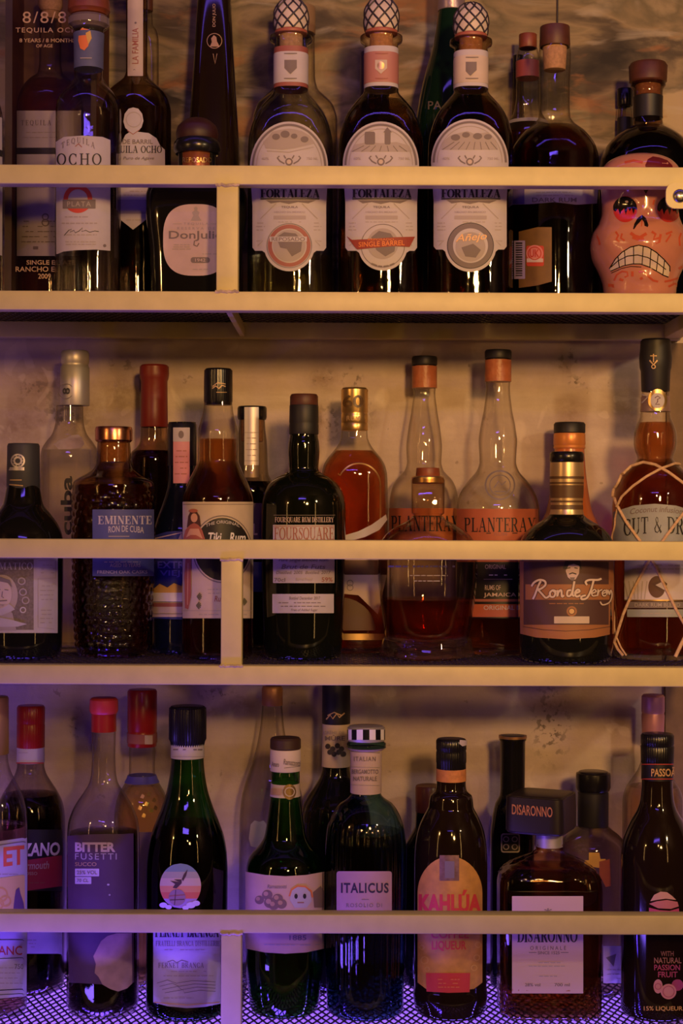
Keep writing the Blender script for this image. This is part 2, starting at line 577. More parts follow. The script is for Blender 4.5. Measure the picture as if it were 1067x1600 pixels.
# ------------------------------------------------------------------ drawn roman capitals (strokes on a unit-high box)
def roman_glyph(c, T=0.17, t=0.06):
    st = []

    def stem(x, w=T, y0=0.0, y1=1.0, lo=True, hi=True):
        st.append(([(x, y0), (x, y1)], w))
        if lo:
            st.append(([(x - w / 2 - 0.09, y0 + 0.03), (x + w / 2 + 0.09, y0 + 0.03)], 0.06))
        if hi:
            st.append(([(x - w / 2 - 0.09, y1 - 0.03), (x + w / 2 + 0.09, y1 - 0.03)], 0.06))

    def bar(x0, x1, y, w=t):
        st.append(([(x0, y), (x1, y)], w))

    def arc(cx, cy, rx, ry, a0, a1, k=16, thick=T):
        pts, ws = [], []
        for i in range(k + 1):
            a = a0 + (a1 - a0) * i / k
            pts.append((cx + rx * math.cos(a), cy + ry * math.sin(a)))
            ws.append(t + (thick - t) * abs(math.cos(a)) ** 1.4)
        st.append((pts, ws))

    def tick(x, y0, y1, w=0.06):
        st.append(([(x, y0), (x, y1)], w))
    W = 0.75
    if c == 'A':
        W = 0.92
        st += [([(0.14, 0), (0.47, 1)], t), ([(0.45, 1), (0.76, 0)], T)]
        bar(0.24, 0.66, 0.34)
        bar(0.02, 0.28, 0.03)
        bar(0.6, 0.92, 0.03)
    elif c in 'BPR':
        W = 0.76
        stem(0.2)
        bar(0.2, 0.42, 0.97)
        arc(0.42, 0.74, 0.22, 0.235, PI / 2, -PI / 2)
        bar(0.2, 0.42, 0.505)
        if c == 'B':
            arc(0.44, 0.265, 0.24, 0.235, PI / 2, -PI / 2)
            bar(0.2, 0.44, 0.03)
        if c == 'R':
            W = 0.86
            st.append(([(0.44, 0.5), (0.72, 0.03)], T * 0.95))
            bar(0.68, 0.86, 0.03)
    elif c in 'CG':
        W = 0.80
        arc(0.44, 0.5, 0.34, 0.47, 0.75, 2 * PI - 0.75, 22)
        tick(0.70, 0.68, 0.95)
        tick(0.70, 0.05, 0.28 if c == 'C' else 0.42)
    elif c == 'D':
        W = 0.86
        stem(0.2)
        bar(0.2, 0.4, 0.97)
        bar(0.2, 0.4, 0.03)
        arc(0.4, 0.5, 0.36, 0.47, PI / 2, -PI / 2)
    elif c in 'EFL':
        W = 0.74
        stem(0.2)
        if c != 'L':
            bar(0.2, 0.66, 0.97)
            tick(0.66, 0.74, 1.0)
            bar(0.2, 0.5, 0.51)
            tick(0.5, 0.4, 0.62)
        if c != 'F':
            bar(0.2, 0.68, 0.03)
            tick(0.68, 0.0, 0.28)
    elif c == 'H':
        W = 0.96
        stem(0.2)
        stem(0.76)
        bar(0.2, 0.76, 0.51)
    elif c == 'I':
        W = 0.40
        stem(0.2)
    elif c == 'K':
        W = 0.90
        stem(0.2)
        st += [([(0.26, 0.45), (0.72, 0.97)], t), ([(0.4, 0.6), (0.76, 0.03)], T)]
        bar(0.6, 0.86, 0.97)
    elif c == 'M':
        W = 1.10
        stem(0.18, t)
        stem(0.92)
        st += [([(0.2, 1), (0.54, 0.05)], T), ([(0.54, 0.05), (0.90, 1)], t)]
    elif c == 'N':
        W = 0.92
        stem(0.18, t)
        stem(0.76, t, lo=False)
        st.append(([(0.2, 0.98), (0.76, 0.02)], T))
    elif c in 'OQ':
        W = 0.88
        arc(0.44, 0.5, 0.36, 0.47, 0, 2 * PI, 30)
        if c == 'Q':
            st.append(([(0.45, 0.15), (0.62, 0.02), (0.8, -0.14)], [t, T, t]))
    elif c == 'S':
        W = 0.64
        st.append(([(0.54, 0.80), (0.46, 0.93), (0.32, 0.97), (0.17, 0.90), (0.13, 0.76), (0.20, 0.62), (0.34, 0.52), (0.47, 0.40), (0.53, 0.24), (0.46, 0.09), (0.30, 0.03), (0.17, 0.08), (0.10, 0.22)],
                   [t, t, t, 0.09, 0.12, 0.15, T, 0.15, 0.12, 0.08, t, t, t]))
        tick(0.55, 0.70, 0.98)
        tick(0.09, 0.02, 0.30)
    elif c == 'T':
        W = 0.80
        stem(0.4, hi=False)
        bar(0.06, 0.74, 0.97)
        tick(0.07, 0.72, 1.0)
        tick(0.73, 0.72, 1.0)
    elif c == 'U':
        W = 0.90
        stem(0.2, y0=0.3, lo=False)
        stem(0.72, t, y0=0.3, lo=False)
        arc(0.46, 0.3, 0.26, 0.27, PI, 2 * PI, 12, T * 0.8)
    elif c in 'VY':
        W = 0.90
        if c == 'V':
            st += [([(0.16, 1), (0.48, 0)], T), ([(0.48, 0), (0.78, 1)], t)]
        else:
            stem(0.46, y1=0.45, hi=False)
            st += [([(0.16, 1), (0.46, 0.42)], T), ([(0.48, 0.42), (0.76, 1)], t)]
        bar(0.02, 0.30, 0.97)
        bar(0.64, 0.90, 0.97)
    elif c == 'Z':
        W = 0.76
        st.append(([(0.62, 0.97), (0.14, 0.03)], T))
        bar(0.10, 0.66, 0.97)
        tick(0.10, 0.74, 1.0)
        bar(0.10, 0.68, 0.03)
        tick(0.68, 0.0, 0.26)
    elif c == '&':
        W = 0.9
        st.append(([(0.78, 0.5), (0.62, 0.18), (0.4, 0.03), (0.2, 0.1), (0.14, 0.28), (0.3, 0.5), (0.48, 0.7), (0.46, 0.9), (0.34, 0.96), (0.24, 0.84), (0.32, 0.62), (0.8, 0.03)], [t, t, t, 0.1, 0.12, t, t, t, t, t, 0.1, T]))
    elif c == ' ':
        W = 0.4
    return st, W

def roman_tris(s, T, gap):
    key = ('roman', s, T, gap)
    if key not in TEXTS:
        vs, ts, x = [], [], 0.0
        for c in s:
            st, W = roman_glyph(c, T)
            for pts, w in st:
                L, R = stroke_loop(pts, w)
                k, n = len(vs), len(pts)
                vs += [(px + x, py) for px, py in L + R]
                for i in range(n - 1):
                    ts += [(k + i, k + i + 1, k + n + i + 1), (k + i, k + n + i + 1, k + n + i)]
            x += W + gap
        x0, x1 = min(v[0] for v in vs), max(v[0] for v in vs)
        TEXTS[key] = ([((v[0] - x0) / (x1 - x0), v[1]) for v in vs], ts)
    return TEXTS[key]

class Label:
    def roman(self, s, x0, x1, y0, y1, mat, layer=2, arc=0.0, tilt=0.0, T=0.17, gap=0.06):
        """roman capitals fitted to the box"""
        vs, ts = roman_tris(s, T, gap)
        o = []
        for u, v in vs:
            c = 2 * u - 1
            o.append((x0 + (x1 - x0) * u, y1 + (y0 - y1) * v - arc * (1 - c * c) + tilt * (u - 0.5)))
        return self.add(o, ts, mat, layer, step=self.step * 1.6)

    def __init__(self, b, name, hw, parent, base):
        self.b, self.name, self.hw, self.parent, self.base = b, name, hw, parent, base
        self.mats, self.V, self.F, self.M = [], [], [], []
        r = (hw if hw else max(q[1] for q in b.zr) / b.s) if b else 60
        self.step = max(2.0, r / 9)
        self.map = (lambda px, py, off: b.surf(px, py, off, hw)) if b else None

    def add(self, vs, ts, mat, layer, step=None):
        bm = bmesh.new()
        bv = [bm.verts.new((x, y, 0)) for x, y in vs]
        for t in ts:
            if len(set(t)) < 3:
                continue
            try:
                bm.faces.new([bv[i] for i in t])
            except ValueError:
                pass
        st = step or self.step
        x0, x1 = min(v[0] for v in vs), max(v[0] for v in vs)
        y0, y1 = min(v[1] for v in vs), max(v[1] for v in vs)
        x = math.floor(x0 / st) * st + st
        while x < x1:
            bmesh.ops.bisect_plane(bm, geom=bm.verts[:] + bm.edges[:] + bm.faces[:], plane_co=(x, 0, 0), plane_no=(1, 0, 0))
            x += st
        st *= 2
        y = math.floor(y0 / st) * st + st
        while y < y1:
            bmesh.ops.bisect_plane(bm, geom=bm.verts[:] + bm.edges[:] + bm.faces[:], plane_co=(0, y, 0), plane_no=(0, 1, 0))
            y += st
        if mat not in self.mats:
            self.mats.append(mat)
        mi = self.mats.index(mat)
        k = len(self.V)
        bm.verts.index_update()
        off = self.base + 0.00028 * layer
        for v in bm.verts:
            self.V.append(self.map(v.co.x, v.co.y, off))
        for f in bm.faces:
            q = [v.index + k for v in f.verts]
            # face towards the viewer (-y)
            f.normal_update()
            if f.normal.z > 0:
                q = q[::-1]
            self.F.append(q)
            self.M.append(mi)
        bm.free()
        return self

    def poly(self, loop, mat, layer=0):
        return self.add(*outline_tris([loop]), mat, layer)

    def hole(self, loops, mat, layer=0):
        return self.add(*outline_tris(loops), mat, layer)

    def rect(self, x0, x1, y0, y1, mat, layer=0, r=0.8):
        return self.poly(rrect(x0, x1, y0, y1, r), mat, layer)

    def ellipse(self, cx, cy, rx, ry, mat, layer=0):
        return self.poly(ell(cx, cy, rx, ry), mat, layer)

    def ring(self, cx, cy, r0, r1, mat, layer=1, a0=0.0, a1=2 * PI, sy=1.0):
        k = 44
        vs, ts = [], []
        for i in range(k + 1):
            t = a0 + (a1 - a0) * i / k
            vs += [(cx + r0 * math.cos(t), cy + r0 * sy * math.sin(t)), (cx + r1 * math.cos(t), cy + r1 * sy * math.sin(t))]
        for i in range(k):
            ts += [(2 * i, 2 * i + 1, 2 * i + 3), (2 * i, 2 * i + 3, 2 * i + 2)]
        return self.add(vs, ts, mat, layer)

    def line(self, pts, w, mat, layer=1):
        L, R = stroke_loop(pts, w)
        n = len(pts)
        vs = L + R
        ts = []
        for i in range(n - 1):
            ts += [(i, i + 1, n + i + 1), (i, n + i + 1, n + i)]
        return self.add(vs, ts, mat, layer)

    def text(self, s, x0, x1, y0, y1, mat, layer=2, arc=0.0, bold=0.01, shear=0.0, tilt=0.0, spacing=1.0, rot=False):
        """the words s fitted to the box; arc lifts the middle, tilt drops the right end (pixels); rot turns them to read upwards"""
        vs, ts = text_tris(s, bold, shear, spacing)
        o = []
        for u, v in vs:
            if rot:
                o.append((x0 + (x1 - x0) * (1 - v), y1 - (y1 - y0) * u) if rot == 1 else (x0 + (x1 - x0) * v, y0 + (y1 - y0) * u))
            else:
                x = x0 + (x1 - x0) * u
                y = y1 + (y0 - y1) * v
                c = (2 * u - 1)
                o.append((x, y - arc * (1 - c * c) + tilt * (u - 0.5)))
        return self.add(o, ts, mat, layer, step=self.step * 1.6)

    def print(self, x0, x1, y0, y1, rows, mat, layer=1, h=1.3, seed=1, arc=0.0, fill=0.8):
        """rows of print too small to read: short dashes"""
        rnd = random.Random(seed)
        for i in range(rows):
            y = y0 + (y1 - y0) * (i + 0.5) / rows
            w = (x1 - x0) * rnd.uniform(0.7, 1.0)
            x = (x0 + x1) / 2 - w / 2
            e = x + w
            while x < e - 1:
                l = min(rnd.uniform(3, 10), e - x)
                if rnd.random() < fill + 0.1:
                    c1 = (2 * (x - x0) / (x1 - x0) - 1)
                    c2 = (2 * (x + l - x0) / (x1 - x0) - 1)
                    self.line([(x, y - arc * (1 - c1 * c1)), (x + l, y - arc * (1 - c2 * c2))], h, mat, layer)
                x += l + rnd.uniform(1.2, 2.2)
        return self

    def build(self, lab=None):
        p = self.parent or self.b.root
        o = mesh_obj(self.name, self.V, self.F, self.mats, p, self.M)
        if lab:
            o['label'] = lab
        return o

# ------------------------------------------------------------------ the setting: back wall
WALL_Y = 0.275

def wall_material():
    m, nt, out = new_mat('stained plaster')
    N, Lk = nt.nodes, nt.links
    p = N.new('ShaderNodeBsdfPrincipled')
    p.inputs['Roughness'].default_value = 0.85
    Lk.new(p.outputs[0], out.inputs[0])
    tc = N.new('ShaderNodeTexCoord')
    P = tc.outputs['Object']

    def noise(scale, detail=4, vec=None, rough=0.6, dist=0.0):
        n = N.new('ShaderNodeTexNoise')
        n.inputs['Scale'].default_value = scale
        n.inputs['Detail'].default_value = detail
        n.inputs['Roughness'].default_value = rough
        n.inputs['Distortion'].default_value = dist
        Lk.new(vec or P, n.inputs['Vector'])
        return n.outputs['Fac']

    def ramp(fac, stops):
        r = N.new('ShaderNodeValToRGB')
        e = r.color_ramp.elements
        while len(e) < len(stops):
            e.new(0.5)
        for el, (a, c) in zip(e, stops):
            el.position = a
            el.color = (*c, 1) if not isinstance(c, (int, float)) else (c, c, c, 1)
        Lk.new(fac, r.inputs['Fac'])
        return r.outputs['Color']

    def math_(op, a, b=None, clamp=False):
        k = N.new('ShaderNodeMath')
        k.operation = op
        k.use_clamp = clamp
        for i, q in enumerate((a, b)):
            if q is None:
                continue
            if isinstance(q, (int, float)):
                k.inputs[i].default_value = q
            else:
                Lk.new(q, k.inputs[i])
        return k.outputs[0]

    def mixc(fac, a, b, mode='MIX'):
        k = N.new('ShaderNodeMix')
        k.data_type = 'RGBA'
        k.blend_type = mode
        if isinstance(fac, (int, float)):
            k.inputs[0].default_value = fac
        else:
            Lk.new(fac, k.inputs[0])
        for i, q in ((6, a), (7, b)):
            if isinstance(q, tuple):
                k.inputs[i].default_value = (*q, 1)
            else:
                Lk.new(q, k.inputs[i])
        return k.outputs[2]

    def spot(x, z, rx, rz, soft):
        """1 inside an ellipse of the wall, 0 outside"""
        mp = N.new('ShaderNodeMapping')
        mp.vector_type = 'POINT'
        mp.inputs['Location'].default_value = (-x / rx, 0, -z / rz)
        mp.inputs['Scale'].default_value = (1 / rx, 0, 1 / rz)
        Lk.new(P, mp.inputs['Vector'])
        ln = N.new('ShaderNodeVectorMath')
        ln.operation = 'LENGTH'
        Lk.new(mp.outputs[0], ln.inputs[0])
        mr = N.new('ShaderNodeMapRange')
        mr.inputs['From Min'].default_value = 1.0
        mr.inputs['From Max'].default_value = 1.0 - soft
        Lk.new(ln.outputs['Value'], mr.inputs['Value'])
        return mr.outputs[0]

    def spots(lst, soft):
        acc = None
        for (px, py, rx, ry) in lst:
            x, z = world(px, py, WALL_Y)
            s = sc_at(WALL_Y)
            q = spot(x, z, rx * s, ry * s, soft)
            acc = q if acc is None else math_('MAXIMUM', acc, q)
        return acc
    # cream plaster
    base = ramp(noise(7, 5), [(0.3, (0.48, 0.39, 0.34)), (0.55, (0.59, 0.48, 0.44)), (0.75, (0.67, 0.56, 0.52))])
    pale = math_('MULTIPLY', spots([(190, 548, 24, 22), (165, 570, 12, 14), (290, 530, 22, 18), (597, 622, 13, 18), (700, 670, 16, 22),
                                    (812, 672, 12, 18), (690, 1135, 20, 14), (470, 545, 26, 18), (930, 690, 22, 26), (80, 610, 10, 12)], 0.35), 0.55)
    base = mixc(pale, base, (0.76, 0.64, 0.56))
    # dirt: cloudy grey-brown bruises and crisp black flecks
    bruise = spots([(70, 600, 70, 60), (190, 610, 55, 50), (30, 660, 60, 50), (130, 640, 60, 60), (505, 590, 34, 30), (500, 660, 38, 50),
                    (575, 660, 30, 40), (660, 560, 45, 18), (880, 570, 26, 30), (890, 640, 30, 30), (980, 640, 50, 60), (330, 1110, 40, 20),
                    (120, 1120, 30, 30), (380, 1100, 60, 30), (970, 1130, 50, 40), (860, 1100, 60, 24)], 0.9)
    cloud = ramp(noise(26, 6, rough=0.7), [(0.32, 0.0), (0.54, 1.0)])
    bm = math_('MULTIPLY', math_('MULTIPLY', bruise, cloud), 0.9)
    base = mixc(bm, base, (0.26, 0.17, 0.115))
    fleckzone = spots([(60, 610, 40, 36), (190, 570, 26, 16), (100, 650, 50, 30), (505, 590, 24, 16), (515, 660, 24, 40), (888, 562, 22, 22),
                       (900, 595, 18, 12), (560, 640, 30, 30), (120, 1130, 14, 30), (340, 1085, 40, 12), (860, 1130, 40, 80), (550, 590, 20, 20)], 0.7)
    fl = ramp(noise(95, 5, rough=0.65), [(0.525, 0.0), (0.575, 1.0)])
    base = mixc(math_('MULTIPLY', math_('MULTIPLY', fleckzone, fl), 0.9), base, (0.06, 0.045, 0.03))
    few = ramp(noise(60, 3), [(0.70, 0.0), (0.735, 1.0)])
    base = mixc(math_('MULTIPLY', few, 0.5), base, (0.14, 0.10, 0.07))
    blot = ramp(noise(13, 6, rough=0.7, dist=0.4), [(0.40, 0.0), (0.66, 1.0)])
    base = mixc(math_('MULTIPLY', blot, 0.42), base, (0.36, 0.26, 0.21))
    chip = ramp(noise(21, 2, dist=0.8), [(0.63, 0.0), (0.66, 1.0)])
    base = mixc(math_('MULTIPLY', chip, 0.30), base, (0.74, 0.63, 0.56))
    # faint trowel lines
    mp = N.new('ShaderNodeMapping')
    mp.inputs['Scale'].default_value = (2, 1, 14)
    Lk.new(P, mp.inputs['Vector'])
    base = mixc(0.18, base, ramp(noise(6, 4, mp.outputs[0]), [(0.3, (0.40, 0.30, 0.23)), (0.7, (0.72, 0.62, 0.50))]))
    # streaky ochre and olive brushwork above the top shelf
    mp2 = N.new('ShaderNodeMapping')
    mp2.inputs['Scale'].default_value = (4.0, 1, 11)
    Lk.new(P, mp2.inputs['Vector'])
    brush = ramp(noise(1.6, 6, mp2.outputs[0], 0.5, 0.45),
                 [(0.30, (0.03, 0.025, 0.02)), (0.42, (0.11, 0.085, 0.055)), (0.50, (0.30, 0.23, 0.13)), (0.58, (0.17, 0.14, 0.08)), (0.68, (0.46, 0.36, 0.22))])
    rust = ramp(noise(2.2, 4, mp2.outputs[0], 0.6, 0.6), [(0.56, 0.0), (0.68, 0.75)])
    brush = mixc(rust, brush, (0.34, 0.16, 0.07))
    swirl = ramp(noise(2.4, 3, mp2.outputs[0], 0.5, 1.2), [(0.56, 0.0), (0.70, 0.5)])
    brush = mixc(swirl, brush, (0.52, 0.46, 0.36))
    sep = N.new('ShaderNodeSeparateXYZ')
    Lk.new(P, sep.inputs[0])
    up = N.new('ShaderNodeMapRange')
    up.inputs['From Min'].default_value = 0.218
    up.inputs['From Max'].default_value = 0.222
    Lk.new(sep.outputs['Z'], up.inputs['Value'])
    col = mixc(up.outputs[0], base, brush)
    Lk.new(col, p.inputs['Base Color'])
    b = N.new('ShaderNodeBump')
    b.inputs['Strength'].default_value = 0.35
    b.inputs['Distance'].default_value = 0.004
    Lk.new(noise(38, 6, rough=0.65), b.inputs['Height'])
    Lk.new(b.outputs['Normal'], p.inputs['Normal'])
    return m

w = box('wall_back', -1.6, 1.6, WALL_Y, WALL_Y + 0.10, -1.15, 1.15, wall_material())
w['kind'] = 'structure'

# ------------------------------------------------------------------ the three welded steel shelves
RAIL = paint('cream painted steel', (0.64, 0.54, 0.25), rough=0.42, spec=0.4, bump=0.08, bscale=120, vary=0.08, vscale=40)
MESHM = paint('dark expanded steel', (0.06, 0.045, 0.04), rough=0.5, metal=0.4)
BEADM = paint('ground weld metal', (0.60, 0.46, 0.30), rough=0.35, spec=0.6, vary=0.4, vscale=220, bump=0.5, bscale=240)
XL, XR = -0.62, 0.405

def weld_blob(x0, x1, z, y=-0.0004):
    """an uneven bead along a joint"""
    rnd = random.Random(int(1e5 * (x0 + z)) & 0xffff)
    pts = []
    k = 12
    for i in range(k + 1):
        t = i / k
        pts.append((x0 + (x1 - x0) * t, y, z + rnd.uniform(-0.0009, 0.0009)))
    return tube_geo(pts, 0.0016, 8)

def shelf(zr, post_px, post_py, label, tab=False, strut=True):
    root = thing('bottle_shelf', label, 'shelf', (0, 0, zr), group='welded steel bottle shelves')
    zg = 0.1314          # guard rail top above the shelf rail top
    box('guard_rail', XL, XR, 0, 0.02, zg - 0.020, zg, RAIL, root, 0.0012)
    box('shelf_rail', XL, XR, 0, 0.02, -0.020, 0, RAIL, root, 0.0012)
    box('back_rail', XL, XR, WALL_Y - 0.021, WALL_Y - 0.001, -0.022, -0.0026, RAIL, root, 0.0012)
    box('side_rail', XR - 0.02, XR, 0.02, WALL_Y - 0.021, -0.020, -0.0026, RAIL, root, 0.0012)
    box('side_rail', XL, XL + 0.02, 0.02, WALL_Y - 0.021, -0.020, -0.0026, RAIL, root, 0.0012)
    xc = (post_px[0] + post_px[1]) / 2
    x0 = world(post_px[0], post_py, 0)[0]
    x1 = world(post_px[1], post_py, 0)[0]
    box('upright', x0, x1, 0.0005, 0.0195, 0.0, zg - 0.020, RAIL, root, 0.0012)
    for zz in (zg - 0.0205, 0.0):
        v, f = weld_blob(x0 - 0.001, x1 + 0.001, zz)
        mesh_obj('weld_bead', v, f, BEADM, root)
    box('cross_bar', x0 + 0.009, x0 + 0.015, 0.02, WALL_Y - 0.021, -0.020, -0.006, RAIL, root, 0.0008)
    # expanded metal tray: a lattice of flat strands
    geos = []
    ax, ay = 0.0098, 0.0215
    ya, yb = 0.004, WALL_Y - 0.003
    sl = ax / ay
    V, F = [], []
    th, hw = 0.0011, 0.0010
    for sgn in (1, -1):
        k0 = int((XR - XL + (yb - ya) * sl) / ax) + 2
        for i in range(-2, k0):
            xs = XL + i * ax - ((yb - ya) * sl if sgn > 0 else 0)
            xa, ys = xs, ya
            xb, ye = xs + sgn * 0, yb
            xb = xs + (yb - ya) * sl if sgn > 0 else xs - (yb - ya) * sl
            # clip to the frame
            def at(x):
                return ya + (x - xa) / (xb - xa) * (yb - ya)
            ps = [(xa, ya), (xb, yb)]
            lo, hi = XL + 0.004, XR - 0.004
            cl = []
            for (x, y) in ps:
                if x < lo:
                    y, x = at(lo), lo
                elif x > hi:
                    y, x = at(hi), hi
                cl.append((x, y))
            (xa2, ya2), (xb2, yb2) = cl
            if not (ya - 1e-6 <= ya2 <= yb + 1e-6 and ya - 1e-6 <= yb2 <= yb + 1e-6) or abs(yb2 - ya2) < 0.004:
                continue
            k = len(V)
            zz = -0.0015 - (0.0003 if sgn > 0 else 0)
            for (x, y) in ((xa2, ya2), (xb2, yb2)):
                V += [(x - hw, y, zz), (x + hw, y, zz), (x + hw, y, zz - th), (x - hw, y, zz - th)]
            for a in range(4):
                b = (a + 1) % 4
                F.append([k + a, k + b, k + 4 + b, k + 4 + a])
    mesh_obj('mesh_tray', V, F, MESHM, root, smooth=False)
    if tab:
        # a rounded cream tab with a bolt, hanging from the guard rail at the right
        X, Z = world(1058, 306, -0.002)
        s = sc_at(0)
        loop = rrect(X - 18 * s, X + 26 * s, Z - zr - 20 * s, Z - zr + 20 * s, 14 * s)
        n = len(loop)
        V = [(x, -0.0035, z) for x, z in loop] + [(x, -0.0002, z) for x, z in loop]
        F = [list(range(n))[::-1], [n + i for i in range(n)]] + [[i, (i + 1) % n, n + (i + 1) % n, n + i] for i in range(n)]
        t = mesh_obj('hanging_tab', V, F, RAIL, root, smooth=False)
        V, F = [], []
        r = 11 * s
        prof = [(r, 0.0), (r * 0.98, 0.001), (r * 0.86, 0.0022), (r * 0.6, 0.0032), (r * 0.3, 0.0038), (r * 0.02, 0.004)]
        k = 24
        bx, bz = world(1062, 306, -0.004)
        for rr, d in prof:
            for i in range(k):
                a = 2 * PI * i / k
                V.append((bx + rr * math.cos(a), -0.0034 - d, bz - zr + rr * math.sin(a)))
        for j in range(len(prof) - 1):
            for i in range(k):
                F.append([j * k + i, j * k + (i + 1) % k, (j + 1) * k + (i + 1) % k, (j + 1) * k + i])
        mesh_obj('bolt_head', V, F, paint('bare bolt steel', (0.42, 0.38, 0.34), rough=0.28, metal=1.0), t)
    return root

shelf(RAIL_TOP['top'], (338, 372), 370, 'top cream steel bottle shelf with a bolted tab on its guard rail', tab=True)
shelf(RAIL_TOP['mid'], (345, 378), 957, 'middle cream steel bottle shelf with mesh tray and guard rail')
shelf(RAIL_TOP['low'], (345, 377), 1530, 'bottom cream steel bottle shelf glowing violet through its mesh')
x0 = world(1046, 700, 0.25)[0]
t = box('trim_1', x0, x0 + 0.03, WALL_Y - 0.008, WALL_Y, -0.9, 0.205, paint('brown batten', (0.17, 0.10, 0.055), rough=0.6, vary=0.2))
t['kind'] = 'structure'
# the thin cable hanging down the wall
xc, zt = world(872, -140, 0.268)
zb = world(872, 120, 0.268)[1]
v, f = tube_geo([(xc, 0.2735, zt), (xc + 0.0004, 0.2735, (zt + zb) / 2), (xc, 0.2735, zb)], 0.0011, 8)
tag(mesh_obj('hanging_cable', v, f, paint('cable sheath', (0.05, 0.04, 0.035), rough=0.5)), 'thin dark cable hanging straight down the wall above the top shelf', 'cable')

# ================================================================== TOP SHELF
FR, MI, BK = 0.105, 0.155, 0.205

# -- sliver of a clear bottle at the left edge
b = Bottle('liquor_bottle', 'clear bottle with white label cut off by the left edge on the top shelf', -42, 0.10, 'top',
           [(40, 20), (110, 20), (140, 30), (165, 42), (190, 46), (470, 46)])
b.body(CLEAR)
b.liquid(178, L_WATER)
b.turned('cap', [(0, 21), (44, 21)], WOODR)
b.label('label').rect(-85, 3.2, 185, 400, PAPER).rect(-85, 3.2, 236, 246, INK, 1).build()

# -- windowed presentation carton with the aged tequila inside
cy0, cy1 = 0.139, 0.238
xa, xb = world(8, 230, cy0)[0], world(170, 230, cy1)[0]
za = SURF['top']
zt = za + 0.385
carton = thing('presentation_box', 'dark brown presentation box with clear front printed 8/8/8 around a tequila bottle', 'box', (xa, cy0, za))
CART = paint('dark brown board', (0.040, 0.016, 0.009), rough=0.55, vary=0.2)
CARTR = paint('red brown board', (0.12, 0.03, 0.015), rough=0.55, vary=0.2)
W, DP, H = xb - xa, cy1 - cy0, zt - za
box('back_panel', 0, W, DP - 0.002, DP, 0, H, paint('inner board', (0.13, 0.055, 0.022), rough=0.6, vary=0.3, vscale=30), carton)
box('side_panel', 0, 0.002, 0.0, DP - 0.002, 0, H, CARTR, carton)
box('side_panel', W - 0.002, W, 0.0, DP - 0.002, 0, H, CARTR, carton)
box('floor_panel', 0.002, W - 0.002, 0, DP - 0.002, 0, 0.002, CART, carton)
fs = sc_at(cy0)
box('frame_strip', 0, 11 * fs, -0.0015, -0.0001, 0, H, CART, carton)
box('frame_strip', W - 0.006, W, -0.0015, -0.0001, 0, H, CART, carton)
box('front_window', 11 * fs + 0.0002, W - 0.0062, -0.001, -0.0004, 0, H,
    thin_glass('clear film', (0.93, 0.91, 0.89), (0.8, 0.78, 0.75), rough=0.15, refl=0.25), carton)
lb = Label(None, 'lettering', 60, carton, 0.0005)
lb.step = 30
lb.map = lambda px, py, off: (world(px, py, cy0)[0] - xa, -0.0012 - off, world(px, py, cy0)[1] - za)
lb.text('8/8/8', 36, 104, 19, 37, GOLDINK, bold=0.0, spacing=1.15)
lb.text('TEQUILA OCHO', 25, 132, 44, 53, GOLDINK, spacing=1.2)
lb.text('8 YEARS / 8 MONTHS', 31, 118, 61, 67, GOLDINK)
lb.text('OF AGE', 57, 83, 70, 75, GOLDINK)
lb.build('gold lettering')
lb = Label(None, 'foot_lettering', 60, carton, 0.0005)
lb.step = 30
lb.map = lambda px, py, off: (world(px, py, cy0)[0] - xa, -0.0012 - off, world(px, py, cy0)[1] - za)
lb.text('SINGLE ESTATE', 42, 118, 407, 414, GOLDINK)
lb.text('RANCHO EL', 25, 92, 417, 425, GOLDINK)
lb.text('2009', 60, 80, 428, 436, GOLDINK)
lb.build('gold lettering')
b = Bottle('tequila_bottle', 'gold tequila bottle inside the windowed brown box, white label with black stripe', 78, 0.187, 'top',
           [(22, 17), (100, 17), (118, 20), (128, 32), (140, 42), (158, 49), (180, 52), (470, 52)])
b.root.location.z += 0.0022
b.body(CLEAR)
b.liquid(132, fluid('honey spirit', (0.80, 0.48, 0.14)))
b.turned('stopper', [(-8, 18), (0, 19), (14, 19), (22, 14), (34, 14)], CORK)
lb = b.label('label')
lb.rect(27, 128, 176, 403, PAPER).rect(27, 128, 234, 244, INK, 1)
lb.roman('TEQUILA', 34, 80, 191, 199, GREYINK, gap=0.3)
lb.print(34, 100, 206, 222, 2, MIDINK, seed=3).print(34, 100, 285, 300, 2, MIDINK, seed=4).print(34, 100, 345, 385, 5, GREYINK, seed=5)
lb.ring(71, 342, 3.5, 5.5, GREYINK).ring(71, 351, 4, 6, GREYINK)
lb.rect(52, 60, 388, 393, GREYINK, 1)
lb.build()

# -- clear tequila, front left
b = Bottle('tequila_bottle', 'clear tequila bottle with round brown stopper and red ring on its white label', 138, 0.094, 'top',
           [(24, 22), (29, 32), (42, 31), (48, 23.5), (120, 22), (130, 27), (140, 36), (152, 45), (166, 50), (185, 51), (470, 51)])
b.body(CLEAR)
b.liquid(330, L_WATER)
b.turned('stopper', [(-4, 27), (2, 32), (18, 33), (25, 29)], WOODR, bev=0.003)
b.turned('lip_ring', [(26, 30), (30, 32), (40, 32), (46, 27)], paint('glass lip', (0.20, 0.15, 0.15), rough=0.08), bev=0.002)
NAVY = paint('slate blue paper', (0.10, 0.11, 0.22), rough=0.6, vary=0.15)
nb = b.band(47, 103, NAVY, 'neck_label')
nl = b.label('neck_emblem', hw=22.6, parent=nb)
nl.poly([(124, 50), (128, 44), (138, 46), (140, 58), (138, 72), (132, 79), (126, 76), (123, 64)], paint('ember orange ink', (0.8, 0.20, 0.05), rough=0.6), 1)
nl.poly([(134, 52), (141, 48), (143, 60), (138, 70)], YELLOW, 2)
nl.line([(126, 91), (143, 91)], 1.5, MIDINK, 2)
nl.build('orange and yellow emblem')
lb = b.label()
